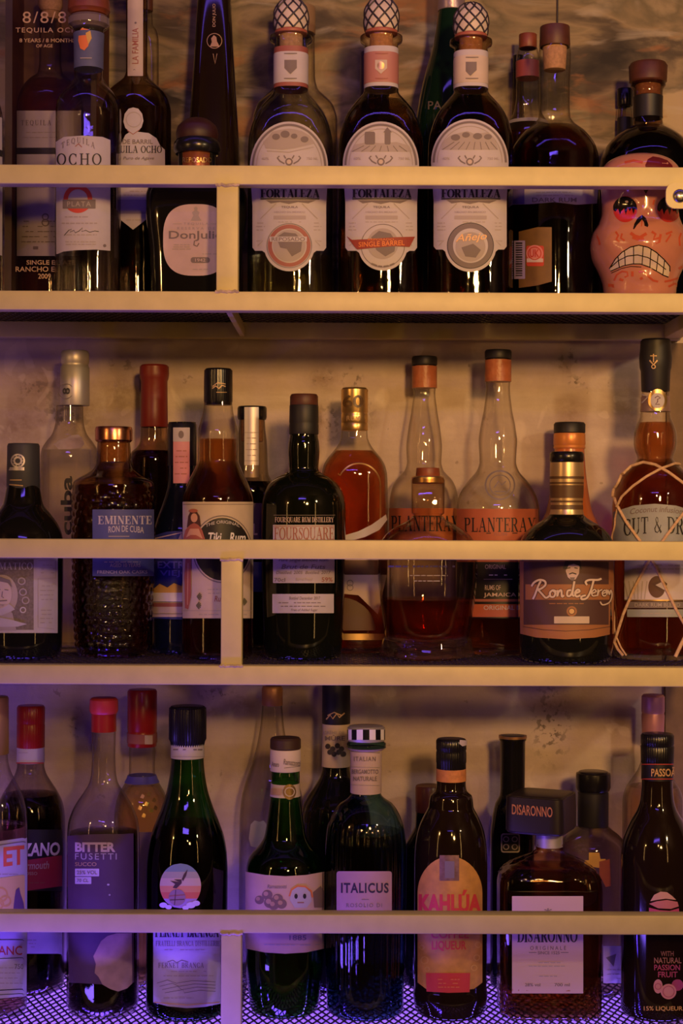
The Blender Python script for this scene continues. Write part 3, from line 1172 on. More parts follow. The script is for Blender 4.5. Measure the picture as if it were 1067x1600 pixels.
lb.poly([(88, 222), (100, 214), (130, 212), (160, 214), (172, 219), (172, 392), (150, 390), (120, 391), (100, 393), (90, 397), (88.5, 397)], PAPER)
lb.roman('TEQUILA', 97, 148, 224, 233, GREYINK, arc=9, gap=0.4, T=0.14)
lb.roman('OCHO', 90, 158, 240, 258, INK, T=0.14, gap=0.2)
lb.line([(118, 229), (123, 225), (128, 230)], 1.4, ROSEINK)
lb.ring(122, 311, 15, 22, paint('poster red ink', (0.58, 0.06, 0.035), rough=0.6), 1)
lb.rect(99, 149, 312, 326, GREYINK, 2)
lb.text('PLATA', 106, 142, 315, 323, MIDINK, 3, spacing=1.2)
lb.print(96, 155, 334, 354, 2, MIDINK, seed=7, h=1.8)
lb.line([(101, 368), (108, 360), (112, 358), (110, 363), (116, 360), (118, 364), (124, 361), (129, 356), (128, 362), (134, 360), (140, 363), (148, 361), (154, 362)], 1.0, INK)
lb.print(96, 158, 364, 370, 1, MIDINK, seed=8)
lb.print(98, 155, 376, 384, 2, MIDINK, seed=9)
lb.ellipse(163, 384, 2.5, 2.5, GREYINK, 1)
lb.build()

# -- second tequila with the tall paper seal
b = Bottle('tequila_bottle', 'tequila bottle with tall paper neck seal and pale round-headed label', 213, 0.160, 'top',
           [(-30, 17), (112, 16.5), (122, 20), (134, 33), (146, 45), (160, 51), (176, 54), (470, 54)])
b.body(thin_glass('bronze glass', (0.62, 0.50, 0.38), (0.10, 0.05, 0.03)))
b.liquid(160, fluid('bronze spirit', (0.45, 0.26, 0.08)))
b.turned('cap', [(-50, 19), (-28, 19)], WOODD)
sl = b.label('paper_seal', base=0.0007)
sl.rect(200, 223, -20, 119, CREAM).text('LA FAMILIA', 207, 216, 44, 100, ROSEINK, 1, rot=1)
sl.ellipse(212, 36, 1.6, 1.6, GREYINK, 1).ellipse(210, 110, 1.6, 1.6, GREYINK, 1)
sl.build('cream paper seal with red lettering')
lb = b.label()
lb.poly([(189, 240), (190, 224), (196, 211), (203, 206), (196, 200), (193, 190), (195, 178), (201, 170), (208, 168), (216, 170), (222, 178), (224, 189), (221, 199),
         (215, 206), (232, 208), (244, 216), (250, 228), (257, 234), (258, 334), (232, 340), (208, 359), (184, 340), (182, 330), (182, 240)], PAPER)
lb.ring(209, 187, 11, 12, MIDINK, 1)
lb.line([(199, 204), (208, 210), (218, 203)], 1.2, ROSEINK)
lb.text('DE BARRIL', 192, 238, 218, 225, GREYINK)
lb.roman('TEQUILA OCHO', 166, 252, 228, 239, INK)
lb.text('Puro de Agave', 193, 240, 245, 251, GREYINK, shear=0.2)
lb.rect(184, 257, 312, 334, paint('violet grey paper', (0.30, 0.24, 0.34), rough=0.6), 1)
lb.print(190, 245, 296, 308, 2, MIDINK, seed=11).print(195, 225, 340, 348, 1, MIDINK, seed=12)
lb.build()

# -- slim clear bottle behind it
b = Bottle('liquor_bottle', 'slim clear glass bottle standing behind the paper-sealed tequila', 226, 0.228, 'top',
           [(14, 11), (38, 12), (48, 18), (62, 21), (90, 21.5), (470, 21.5)])
b.body(CLEAR)
b.turned('stopper', [(-16, 12), (18, 12)], WOODD)

# -- squat black decanter with the ball stopper
b = Bottle('tequila_bottle', 'squat black glass decanter with domed red brown stopper and rounded pink label', 308, 0.098, 'top',
           [(232, 29), (262, 29), (276, 32), (282, 52), (287, 66), (296, 74), (310, 78), (330, 78), (400, 71), (470, 68)], n=4.2, ratio=0.62)
b.body(BLACKG)
st = b.turned('stopper', [(184, 3), (186, 14), (192, 24), (200, 31), (210, 33), (218, 32), (222, 30)], paint('oxblood wood', (0.035, 0.008, 0.006), rough=0.5), smooth=True)
b.turned('collar', [(219, 33), (224, 36), (236, 37), (242, 34)], BLACKC, bev=0.001)
nb = b.turned('neck_label', [(241, 27), (280, 27)], paint('red amber foil', (0.25, 0.07, 0.03), rough=0.35, metal=0.4))
b.label('neck_lettering', hw=27.2, parent=nb).text('REPOSADO', 286, 330, 246, 254, GOLD, 1).build('gold lettering')
def squircle(cx, cy, rx, ry, e=2.8, k=56):
    o = []
    for i in range(k):
        t = 2 * PI * i / k
        c, s = math.cos(t), math.sin(t)
        o.append((cx + rx * math.copysign(abs(c) ** (2 / e), c), cy + ry * math.copysign(abs(s) ** (2 / e), s)))
    return o
lb = b.label()
lb.poly(squircle(306, 375, 51, 56), PINKP)
lb.text('TEQUILA', 287, 326, 348, 352, MIDINK, spacing=1.4).text('RESERVA DE', 277, 336, 355, 359, MIDINK, spacing=1.6)
lb.poly([(298, 345), (302, 337), (300, 332), (304, 329), (303, 325), (306, 323), (309, 325), (308, 329), (312, 332), (310, 337), (315, 345)], MIDINK, 1)
lb.line([(270, 350), (284, 350)], 0.8, MIDINK).line([(329, 350), (343, 350)], 0.8, MIDINK)
lb.text('DonJulio', 264, 349, 361, 377, GREYINK, bold=0.012)
lb.line([(304, 376), (303, 383), (308, 385), (311, 380)], 2, GREYINK)
lb.print(268, 300, 381, 391, 3, MIDINK, seed=13)
lb.rect(298, 328, 402, 411, GREYINK, 1, r=4).text('1942', 305, 321, 404, 409, PINKP, 2)
lb.print(296, 332, 418, 424, 1, MIDINK, seed=14).print(316, 340, 395, 399, 1, MIDINK, seed=15)
lb.build()

# -- tall tapered tower bottle
b = Bottle('tequila_bottle', 'very tall tapering brown black bottle behind the domed-stopper decanter', 334, 0.215, 'top',
           [(-120, 22), (-60, 23), (0, 26), (100, 31.5), (200, 38), (300, 43), (470, 47)], n=3.0, ratio=0.9)
b.body(BROWNG)
b.turned('stopper', [(-175, 20), (-118, 22)], WOODD)
EMB = paint('bronze emblem foil', (0.42, 0.27, 0.12), rough=0.4, metal=0.6)
lb = b.label('emblem')
lb.poly([(328, 73), (331, 66), (330, 60), (334, 55), (338, 58), (339, 65), (343, 73)], EMB)
lb.ring(335, 64, 11, 12, EMB, 0)
lb.text('DON JULIO', 332, 338, 6, 42, EMB, 0, rot=1)
lb.line([(333, 84), (336, 100), (339, 84)], 1, EMB, 0)
lb.build('bronze emblem and vertical lettering')

# -- three white-label tequilas with netted stoppers
NETW = paint('ivory stopper', (0.62, 0.52, 0.42), rough=0.5, vary=0.1)
NETB = paint('dark net cord', (0.03, 0.022, 0.03), rough=0.5)

def netted_stopper(b, cx, y0, y1, hw):
    p = [(y0, 2), (y0 + (y1 - y0) * 0.06, hw * 0.42), (y0 + (y1 - y0) * 0.2, hw * 0.72), (y0 + (y1 - y0) * 0.45, hw * 0.97), (y0 + (y1 - y0) * 0.7, hw), (y1, hw * 0.93)]
    st = b.turned('stopper', p, NETW, smooth=True)
    zr = sorted([(b.z(py), w * b.s) for py, w in p])
    f = pchip([a for a, q in zr], [q for a, q in zr])
    geos = []
    z0, z1 = zr[0][0], zr[-1][0] - 0.0006
    for sg in (1, -1):
        for k in range(9):
            pts = []
            for i in range(17):
                t = i / 16
                z = z0 + (z1 - z0) * t
                a = 2 * PI * k / 9 + sg * t * 1.75
                r = f(z) + 0.0003
                pts.append((r * math.cos(a), r * math.sin(a), z))
            geos.append(tube_geo(pts, 0.00105, 5))
    v, ff = join_geo(geos)
    mesh_obj('netting', v, ff, NETB, st)

def arch_label(b, x0, x1, ytop, ysp, ybase, dcx, dcy, dr, kind):
    lb = b.label()
    cx = (x0 + x1) / 2
    rx = (x1 - x0) / 2
    loop = []
    for i in range(25):
        t = PI + PI * i / 24
        loop.append((cx + rx * math.cos(t), ysp + (ysp - ytop) * math.sin(t)))
    xb1, xb0 = x1 - 3, x0 + 4
    loop += [(xb1, ysp + 60), (xb1, ybase - 5), (xb1 - 4, ybase), (dcx + dr + 3, ybase)]
    a0 = math.asin(max(-0.9, min(0.9, (ybase + 3 - dcy) / dr)))
    for i in range(19):
        t = a0 + (PI - 2 * a0) * i / 18
        loop.append((dcx + dr * math.cos(t), dcy + dr * math.sin(t)))
    loop += [(dcx - dr - 3, ybase), (xb0 + 4, ybase), (xb0, ybase - 5), (xb0, ysp + 60)]
    lb.poly(loop, PAPER)
    # arched border and the little engraved landscape
    lb.ring(cx, ysp, rx - 6, rx - 3, GREYINK, 1, PI, 2 * PI, (ysp - ytop) / rx)
    lb.ring(cx, ysp, rx - 10.5, rx - 9.5, MIDINK, 1, PI, 2 * PI, (ysp - ytop) / rx)
    k = (ysp - ytop - 11) / (rx - 11)
    if kind == 1:
        lb.poly([(cx - 36, 232), (cx - 40, 222), (cx - 32, 214), (cx - 26, 206), (cx - 14, 203), (cx + 4, 202), (cx + 20, 205), (cx + 32, 212), (cx + 40, 224), (cx + 26, 228), (cx + 8, 232), (cx - 10, 234)], MIDINK, 1)
        for dx, dy, r in ((-20, 214, 6), (-6, 210, 7), (8, 213, 5), (24, 218, 6)):
            lb.ellipse(cx + dx, dy, r, r * 0.8, GREYINK, 2)
        lb.line([(cx - 34, 236), (cx, 238), (cx + 38, 230)], 1.5, MIDINK)
    elif kind == 2:
        lb.poly([(cx - 47, 237), (cx - 40, 226), (cx - 18, 222), (cx, 224), (cx + 24, 222), (cx + 44, 228), (cx + 48, 237)], MIDINK, 1)
        lb.rect(cx - 25, cx - 9, 206, 226, GREYINK, 2, r=3).rect(cx + 6, cx + 15, 206, 226, GREYINK, 2, r=2)
        lb.poly([(cx + 4, 207), (cx + 10, 199), (cx + 17, 207)], GREYINK, 2)
        for i in range(7):
            lb.line([(cx - 44 + i * 14, 237), (cx - 26 + i * 9, 228)], 1, GREYINK, 2)
    else:
        lb.poly([(cx - 44, 234), (cx - 42, 222), (cx - 30, 212), (cx - 16, 208), (cx - 4, 205), (cx + 8, 210), (cx + 26, 207), (cx + 38, 216), (cx + 44, 234)], MIDINK, 1)
        for dx, dy, r in ((-22, 215, 7), (-6, 211, 6), (12, 213, 7), (28, 214, 6)):
            lb.ellipse(cx + dx, dy, r, r * 0.7, GREYINK, 2)
        for i in range(8):
            lb.line([(cx - 42 + i * 12, 234), (cx - 24 + i * 8, 222)], 1, GREYINK, 2)
    # crest between the dates
    lb.ellipse(cx, 253, 6, 6, GREYINK, 1).ellipse(cx, 253, 3.5, 3.5, CREAM, 2)
    for sg in (-1, 1):
        lb.line([(cx + sg * 7, 256), (cx + sg * 14, 252), (cx + sg * 18, 247), (cx + sg * 15, 244)], 2.2, GREYINK)
        lb.line([(cx + sg * 5, 248), (cx + sg * 8, 243)], 2, GREYINK)
    lb.text('40%', cx - 42, cx - 31, 246, 250, MIDINK).text('750 ML', cx + 27, cx + 45, 246, 250, MIDINK)
    # the name and tools
    lb.roman('FORTALEZA', cx - 44, cx + 47, 296, 309, INK, T=0.26, gap=0.02)
    lb.line([(cx - 44, 311), (cx + 47, 311)], 1.6, INK)
    lb.poly([(cx - 36, 313), (cx + 42, 313), (cx + 30, 318), (cx + 14, 316), (cx, 319), (cx - 14, 316), (cx - 28, 318)], GREYINK, 1)
    for sg in (-1, 1):
        lb.line([(cx + sg * 20, 318), (cx + sg * 44, 342)], 1.4, MIDINK)
    lb.text('TEQUILA', cx - 12, cx + 14, 322, 326, GREYINK)
    lb.text('HECHO EN MEXICO', cx - 23, cx + 25, 330, 333, MIDINK)
    lb.rect(cx - 24, cx + 26, 337, 343, MIDINK, 1).print(cx - 24, cx + 26, 344, 350, 1, MIDINK, seed=int(cx))
    for sg in (-1, 1):
        lb.print(cx + sg * 44 - 7, cx + sg * 44 + 7, 346, 362, 3, MIDINK, seed=int(cx) + sg)
        lb.line([(cx + sg * 48, 384), (cx + sg * 40, 376), (cx + sg * 50, 377)], 1.2, MIDINK)
    o = lb.build()
    sl = b.label('round_seal', parent=o, base=0.0009)
    dcy2 = dcy - 1
    if kind == 1:
        sl.ring(dcx, dcy2, dr - 12, dr - 6, ROSEINK, 0).ring(dcx, dcy2, dr - 5, dr - 4, GREYINK, 0)
        sl.ellipse(dcx, dcy2, dr - 14, dr - 14, MIDINK, 0)
        sl.poly([(dcx - 20, dcy - 14), (dcx - 8, dcy - 22), (dcx + 10, dcy - 20), (dcx + 20, dcy - 8), (dcx + 18, dcy + 8), (dcx + 4, dcy + 16), (dcx - 4, dcy + 4), (dcx - 14, dcy + 2)], GREYINK, 1)
        sl.rect(dcx - 30, dcx + 27, dcy - 15, dcy - 7, PAPER, 2).text('REPOSADO', dcx - 27, dcx + 24, dcy - 14, dcy - 8, GREYINK, 3)
    elif kind == 2:
        sl.ring(dcx, dcy2, dr - 5, dr - 4, GREYINK, 0).print(dcx - 24, dcx + 24, dcy + 20, dcy + 26, 1, GREYINK, 1, h=3, arc=-9)
        sl.ellipse(dcx, dcy2 - 3, dr - 14, dr - 14, MIDINK, 0)
        sl.poly([(dcx - 18, dcy - 14), (dcx - 6, dcy - 24), (dcx + 12, dcy - 20), (dcx + 20, dcy - 8), (dcx + 18, dcy + 8), (dcx + 4, dcy + 16), (dcx - 10, dcy + 6)], GREYINK, 1)
        sl.poly([(cx - 52, 369), (cx - 44, 375), (cx - 20, 374), (cx + 20, 371), (cx + 52, 370), (cx + 48, 378), (cx + 44, 386), (cx + 20, 385), (cx - 16, 388), (cx - 36, 390), (cx - 40, 386)],
                paint('ribbon red ink', (0.30, 0.045, 0.025), rough=0.6), 2)
        sl.text('SINGLE BARREL', cx - 34, cx + 36, 377, 385, ORANGE, 3, tilt=-3, bold=0.015).text('REPOSADO', cx - 20, cx + 20, 373, 376, ORANGE, 3)
    else:
        sl.ring(dcx, dcy2, dr - 13, dr - 5, GREYINK, 0).ring(dcx, dcy2, dr - 5, dr - 4, INK, 0)
        sl.ellipse(dcx, dcy2, dr - 13, dr - 13, PAPER, 0).ellipse(dcx, dcy2 + 2, dr - 17, dr - 17, MIDINK, 1)
        sl.poly([(dcx - 14, dcy + 2), (dcx + 4, dcy - 4), (dcx + 16, dcy + 6), (dcx + 8, dcy + 18), (dcx - 8, dcy + 16)], GREYINK, 2)
        sl.text('Añejo', dcx - 23, dcx + 25, dcy - 20, dcy - 5, paint('pale orange ink', (0.85, 0.50, 0.22), rough=0.5), 3, shear=0.25, tilt=-4)
    sl.build('round seal')
    return o

def fort(label, cx, top, neckcx, liq, kind, lab, foil, disc, lip):
    b = Bottle('tequila_bottle', label, cx, 0.100, 'top',
               [(lip, 25), (lip + 5, 33), (lip + 10, 33), (lip + 16, 26), (138, 26), (147, 28), (157, 36), (168, 45), (182, 54), (200, 61), (222, 65.5), (245, 66.5), (472, 66)],
               n=2.6, group=None)
    glass = [thin_glass('grey green glass', (0.84, 0.86, 0.84), (0.24, 0.26, 0.25)), thin_glass('brownish glass', (0.84, 0.76, 0.62), (0.18, 0.12, 0.07)),
             thin_glass('smoked glass', (0.70, 0.58, 0.42), (0.12, 0.08, 0.05))][kind - 1]
    b.body(glass)
    b.liquid(405 if kind == 1 else liq, [L_OLIVE, fluid('oak spirit', (0.72, 0.46, 0.15)), fluid('aged spirit', (0.56, 0.28, 0.07))][kind - 1])
    netted_stopper(b, cx, top, lip - 5, 27)
    b.turned('cork', [(lip - 5, 25.5), (lip + 1, 25)], paint('terracotta wax', (0.36, 0.10, 0.06), rough=0.5))
    b.turned('cork_plug', [(lip + 1, 18), (lip + 22, 18)], CORK)
    b.band(lip + 17, 134, foil[0], 'foil_band')
    nb = b.band(lip + 26, 128, foil[1], 'neck_label', off=0.0009)
    nl = b.label('neck_emblem', hw=26.2, parent=nb, base=0.0012)
    yc = (lip + 26 + 128) / 2
    for q in (lip + 30, 123):
        nl.line([(cx - 24, q), (cx + 24, q)], 1.6, foil[2], 1)
    nl.poly([(cx - 9, yc - 10), (cx + 9, yc - 10), (cx + 9, yc + 3), (cx, yc + 12), (cx - 9, yc + 3)], foil[3], 1)
    nl.ellipse(cx, yc - 1, 5, 6, foil[2] if kind != 2 else GOLD, 2)
    nl.build('shield emblem')
    arch_label(b, *lab, *disc, kind)
    return b

TERRA = paint('terracotta foil', (0.30, 0.085, 0.06), rough=0.5)
PINKF = paint('salmon foil', (0.42, 0.17, 0.14), rough=0.5)
fort('netted-stopper tequila with white neck shield and red ringed seal, nearest the upright', 454, -4, 454, 172, 1,
     (391, 512, 190, 262, 392), (TERRA, PAPER, GREYINK, GREYINK), (452, 385, 39), 54)
fort('netted-stopper tequila with pink neck band and red ribbon across its seal', 595, -6, 594, 161, 2,
     (536, 654, 190, 258, 392), (PAPER, PINKF, ROSEINK, CREAM), (598, 385, 38), 54)
fort('netted-stopper tequila in darker glass with black ringed seal, beside the green bottle', 735, 4, 736, 156, 3,
     (674, 794, 186, 254, 390), (PAPER, CREAM, GREYINK, GREYINK), (735, 385, 40), 60)

# -- bottles half hidden behind the netted ones
b = Bottle('liquor_bottle', 'dark bottle with brown cap half hidden behind the left netted tequila', 461, 0.218, 'top',
           [(54, 30), (120, 31), (140, 36), (152, 48), (166, 60), (190, 66), (470, 66)])
b.body(CLEAR)
b.turned('cap', [(12, 31), (54, 31)], paint('tan capsule', (0.30, 0.19, 0.10), rough=0.5))
b = Bottle('liquor_bottle', 'dark bottle with plum capsule peeping out behind the middle netted tequila', 585, 0.205, 'top',
           [(150, 22), (176, 25), (200, 46), (230, 52), (470, 52)])
b.body(BLACKG)
b.turned('capsule', [(83, 23), (150, 23)], paint('plum capsule', (0.05, 0.02, 0.06), rough=0.4))
b = Bottle('wine_bottle', 'tall dark green bottle with pale foil top behind the right netted tequila', 704, 0.205, 'top',
           [(18, 20), (40, 23), (70, 28), (100, 36), (130, 44), (160, 50), (190, 54), (470, 54)])
b.body(paint('forest glass', (0.004, 0.018, 0.009), rough=0.06))
b.turned('foil', [(-60, 21), (18, 21.5)], paint('mauve foil', (0.34, 0.26, 0.32), rough=0.35, metal=0.5, bump=0.4, bscale=90))
lb = b.label('lettering')
lb.text('PA', 669, 690, 158, 171, paint('faded print', (0.14, 0.11, 0.10), rough=0.6), 0).build()

# -- right end of the top shelf
b = Bottle('liquor_bottle', 'narrow dark-capped bottle at the back, left of the two wood-stoppered bottles', 809, 0.264, 'top',
           [(108, 8), (150, 9), (180, 10), (210, 11), (470, 11)])
b.body(SMOKE)
b.turned('cap', [(87, 8.5), (108, 8.5)], BLACKC)
b = Bottle('liquor_bottle', 'clear bottle with pale orange wood stopper behind the round brown bottle', 824, 0.232, 'top',
           [(76, 15), (92, 18), (150, 18), (176, 22), (190, 30), (206, 37), (225, 40), (470, 40)])
b.body(CLEAR)
b.liquid(206, L_DKAMBER)
b.turned('stopper', [(54, 14), (76, 14)], WOODR)
b.band(92, 118, paint('brick neck paper', (0.30, 0.06, 0.05), rough=0.5), 'neck_band')
b.band(184, 190, SILVER, 'shoulder_ring')
b = Bottle('liquor_bottle', 'round-shouldered brown bottle with dark wood stopper and violet strip label', 866, 0.144, 'top',
           [(74, 24), (80, 25), (160, 23.5), (184, 25), (195, 33), (206, 47), (218, 57), (232, 65), (250, 69), (470, 69)])
b.body(CLEAR)
b.liquid(200, fluid('cola dark spirit', (0.30, 0.09, 0.02)))
b.turned('stopper', [(42, 23), (74, 24)], WOODD)
b.turned('cork', [(74, 19), (110, 17)], CORK)
lb = b.label()
lb.poly([(800, 294), (868, 292), (934, 294), (932, 318), (900, 320), (866, 316), (830, 319), (802, 320)], PAPER)
lb.rect(800, 820, 294, 319, paint('violet print', (0.18, 0.13, 0.42), rough=0.6), 1)
lb.print(828, 905, 298, 308, 2, MIDINK, seed=21)
lb.text('DARK RUM', 832, 900, 309, 316, GREYINK)
lb.build('white strip label')
lb = b.label('back_label')
TANP = paint('tan paper', (0.17, 0.085, 0.022), rough=0.6, vary=0.2)
lb.poly([(811, 362), (840, 355), (862, 355), (862, 440), (840, 446), (811, 450)], TANP)
lb.rect(804, 821, 376, 436, paint('lilac sticker paper', (0.36, 0.28, 0.52), rough=0.6), 1)
for i in range(15):
    lb.line([(807, 380 + i * 3.6), (817, 380 + i * 3.6)], 1.5 if i % 3 else 2.2, INK, 2)
STAMP = paint('pink stamp paper', (0.62, 0.20, 0.20), rough=0.6)
lb.rect(823, 850, 384, 416, REDINK, 1, r=3).ellipse(836, 396, 13, 13, STAMP, 2).ring(836, 396, 9, 10.5, REDINK, 3)
lb.text('UK', 829, 843, 390, 402, REDINK, 4).rect(824, 849, 404, 410, PINKP, 3)
lb.build('tan label with barcode and pink stamp')

# -- painted ceramic skull
SKX, SKY_, SKZ = 1000, 0.081, SURF['top']
sk = thing('skull_bottle', 'pink ceramic skull bottle with black and red flame eyes and clenched teeth', 'bottle',
           (world(SKX, 300, SKY_)[0], SKY_, SKZ))
s = sc_at(SKY_)
SKIN = paint('salmon glaze', (0.50, 0.20, 0.135), rough=0.18, coat=0.5, vary=0.12, vscale=25)
V, F = [], []
NU, NV = 72, 72
X0 = world(SKX, 300, SKY_)[0]
def skz(py):
    return world(SKX, py, SKY_)[1] - SKZ
def bump3(x, z, cx, cz, rx, rz):
    d = ((x - cx) / rx) ** 2 + ((z - cz) / rz) ** 2
    return math.exp(-d * 1.6)
sil = sorted([(skz(py), w * s) for py, w in ((241, 4), (243, 22), (247, 38), (255, 52), (268, 61), (285, 62), (305, 60), (330, 59), (350, 64), (365, 73), (385, 77), (405, 74), (422, 66), (436, 60), (448, 57), (460, 56), (474, 50))])
skr = pchip([a for a, q in sil], [q for a, q in sil])
z0, z1 = sil[0][0], sil[-1][0]
rings = []
for j in range(NV + 1):
    t = j / NV
    z = z0 + (z1 - z0) * (1 - (1 - t) ** 1.5)
    r = skr(z)
    for i in range(NU):
        a = 2 * PI * i / NU
        x, y = r * math.cos(a), r * math.sin(a) * (1.0 if math.sin(a) > 0 else 0.92)
        if y < 0:
            px = SKX + x / s
            front = -math.sin(a)
            d = 0.0
            for ex in (977, 1043):
                d += 0.0060 * bump3(px, z / s, ex - 1, skz(328) / s, 15, 17)
            d += 0.0050 * bump3(px, z / s, 1002, skz(347) / s, 9, 11)
            d -= 0.0040 * bump3(px, z / s, 1000, skz(392) / s, 46, 22)
            d -= 0.0050 * bump3(px, z / s, 940, skz(385) / s, 16, 20)
            d -= 0.0050 * bump3(px, z / s, 1060, skz(385) / s, 16, 20)
            d -= 0.0035 * bump3(px, z / s, 1000, skz(440) / s, 26, 10)
            d -= 0.0030 * bump3(px, z / s, 977, skz(302) / s, 20, 7) + 0.0030 * bump3(px, z / s, 1043, skz(302) / s, 20, 7)
            y += d * front
        V.append((x, y, z))
for j in range(NV):
    for i in range(NU):
        F.append([j * NU + i, j * NU + (i + 1) % NU, (j + 1) * NU + (i + 1) % NU, (j + 1) * NU + i])
F.append(list(range(NU))[::-1])
F.append([NV * NU + i for i in range(NU)])
mesh_obj('skull_body', V, F, SKIN, sk, angle=80)
bvh = BVHTree.FromPolygons([Vector(q) for q in V], F)
def skmap(px, py, off):
    yy = SKY_ - 0.04
    for _ in range(3):
        X, Z = world(px, py, yy)
        hit = bvh.ray_cast(Vector((X - X0, -0.5, Z - SKZ)), Vector((0, 1, 0)))
        if hit[0] is None:
            hit = bvh.find_nearest(Vector((X - X0, -0.03, Z - SKZ)))
        yy = SKY_ + hit[0].y
    return tuple(hit[0] + hit[1] * off)
def sklabel(name, parent=sk):
    lb = Label(None, name, 60, parent, 0.0003)
    lb.step = 3.0
    lb.map = skmap
    return lb
FLAME = paint('flame red glaze', (0.52, 0.035, 0.02), rough=0.2, coat=0.4)
INKG = paint('black glaze', (0.008, 0.006, 0.006), rough=0.15, coat=0.4)
SWIRL = paint('brick red brushwork', (0.48, 0.085, 0.04), rough=0.25)
TOOTH = paint('tooth glaze', (0.62, 0.50, 0.38), rough=0.3, vary=0.15)
for ex in (977, 1045):
    e = sklabel('eye')
    e.ellipse(ex, 327, 18.5, 20.5, FLAME, 0)
    loop = ell(ex, 325, 18.5, 18, 24, PI * 0.94, PI * 2.06)
    drip = [(ex + 15, 327), (ex + 13, 335), (ex + 10, 325), (ex + 7, 331), (ex + 4, 324), (ex + 1, 336), (ex - 2, 326), (ex - 6, 330), (ex - 8, 336), (ex - 11, 326), (ex - 15, 331)]
    e.poly(loop + drip, INKG, 1)
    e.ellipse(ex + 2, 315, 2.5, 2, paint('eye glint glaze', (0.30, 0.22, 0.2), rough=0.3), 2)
    e.build('black eye with red flames')
e = sklabel('nose')
e.poly([(989, 358), (991, 350), (996, 341), (1003, 336), (1009, 341), (1013, 352), (1012, 355), (1007, 353), (1006, 347), (1003, 343), (999, 348), (995, 352), (991, 358)], INKG, 0)
e.line([(1003, 345), (1002, 354)], 1.6, SWIRL, 0)
e.build('black nose')
e = sklabel('teeth')
top = [(953, 419), (962, 404), (972, 394), (985, 386), (998, 383), (1012, 386), (1025, 394), (1037, 405), (1046, 416), (1046, 424)]
bot = [(1044, 433), (1036, 430), (1026, 424), (1014, 417), (1000, 412), (988, 412), (974, 415), (962, 420), (955, 423)]
e.poly(top + bot, TOOTH, 0)
e.line(top, 1.6, INKG, 1)
e.line(bot, 1.4, INKG, 1)
e.line([(955, 417), (966, 407), (980, 400), (996, 398), (1012, 402), (1026, 410), (1040, 421)], 1.4, INKG, 1)
for (xa_, ya_, xb_, yb_) in ((966, 401, 968, 418), (976, 392, 977, 415), (990, 385, 990, 412), (1005, 384, 1003, 413), (1017, 389, 1015, 418), (1028, 397, 1025, 424), (1038, 406, 1035, 430)):
    e.line([(xa_, ya_), (xb_, yb_)], 1.3, INKG, 1)
e.line([(956, 426), (972, 419), (986, 416), (1002, 417)], 1.0, INKG, 1)
e.build('cream teeth outlined in black')
e = sklabel('painted_swirls')
for pts, wv in (([(962, 362), (966, 368), (963, 374), (968, 378)], 2.4), ([(972, 365), (970, 372), (976, 376)], 2), ([(985, 364), (992, 369), (1000, 371), (1010, 365)], 4),
                ([(988, 371), (996, 374), (1006, 373)], 3), ([(1018, 362), (1024, 366), (1021, 374), (1030, 372)], 3), ([(1032, 366), (1030, 378), (1024, 380)], 3), ([(1040, 366), (1050, 362)], 2.5),
                ([(1040, 378), (1048, 366)], 2), ([(932, 366), (936, 374), (938, 382)], 2), ([(1064, 364), (1061, 372), (1062, 384)], 2),
                ([(960, 438), (964, 429), (972, 424), (980, 425), (981, 431), (976, 433)], 2), ([(988, 424), (988, 432)], 3), ([(998, 425), (1006, 424), (1012, 431), (1020, 438), (1028, 440)], 2.4),
                ([(968, 436), (974, 438)], 3), ([(1004, 434), (1000, 436)], 3), ([(1038, 440), (1048, 438), (1060, 434)], 2.4), ([(1044, 448), (1054, 443), (1064, 444)], 2.4),
                ([(946, 446), (948, 450)], 3), ([(1022, 312), (1020, 320)], 1.6), ([(1060, 420), (1066, 416)], 3), ([(976, 254), (990, 251), (1004, 254)], 3)):
    e.line(pts, wv + 0.8, SWIRL, 0)
e.poly([(1005, 296), (1013, 296), (1009, 303)], INKG, 0)
e.poly([(1008, 258), (1012, 249), (1020, 244.5), (1030, 246), (1042, 250), (1050, 258), (1052, 266), (1010, 268)], paint('wine red glaze', (0.12, 0.012, 0.02), rough=0.2), 0)
e.build('brick red painted swirls')

# -- the dark bottles behind the skull
b = Bottle('liquor_bottle', 'round dark bottle with brown stopper and black neck band behind the skull', 1012, 0.200, 'top',
           [(130, 27), (136, 27), (142, 23), (180, 22), (196, 24), (206, 40), (216, 53), (230, 65), (250, 73), (290, 76), (470, 76)])
b.body(thin_glass('dusky glass', (0.55, 0.42, 0.34), (0.12, 0.07, 0.06)))
b.liquid(207, fluid('garnet dark spirit', (0.07, 0.02, 0.014)))
b.turned('stopper', [(99, 28), (104, 30), (128, 29), (133, 26)], WOODD, bev=0.0015)
b.turned('cork', [(133, 20), (150, 19)], CORK)
b.band(146, 180, BLACKP, 'neck_band')
b = Bottle('liquor_bottle', 'small black-capped bottle at the back beside the stopper behind the skull', 976, 0.2625, 'top',
           [(166, 10), (182, 11), (215, 11.5), (235, 12), (470, 12)])
b.body(CLEAR)
b.liquid(228, L_AMBER)
b.turned('cap', [(139, 12), (166, 12)], BLACKC)
b.band(182, 212, BLACKP, 'neck_band')

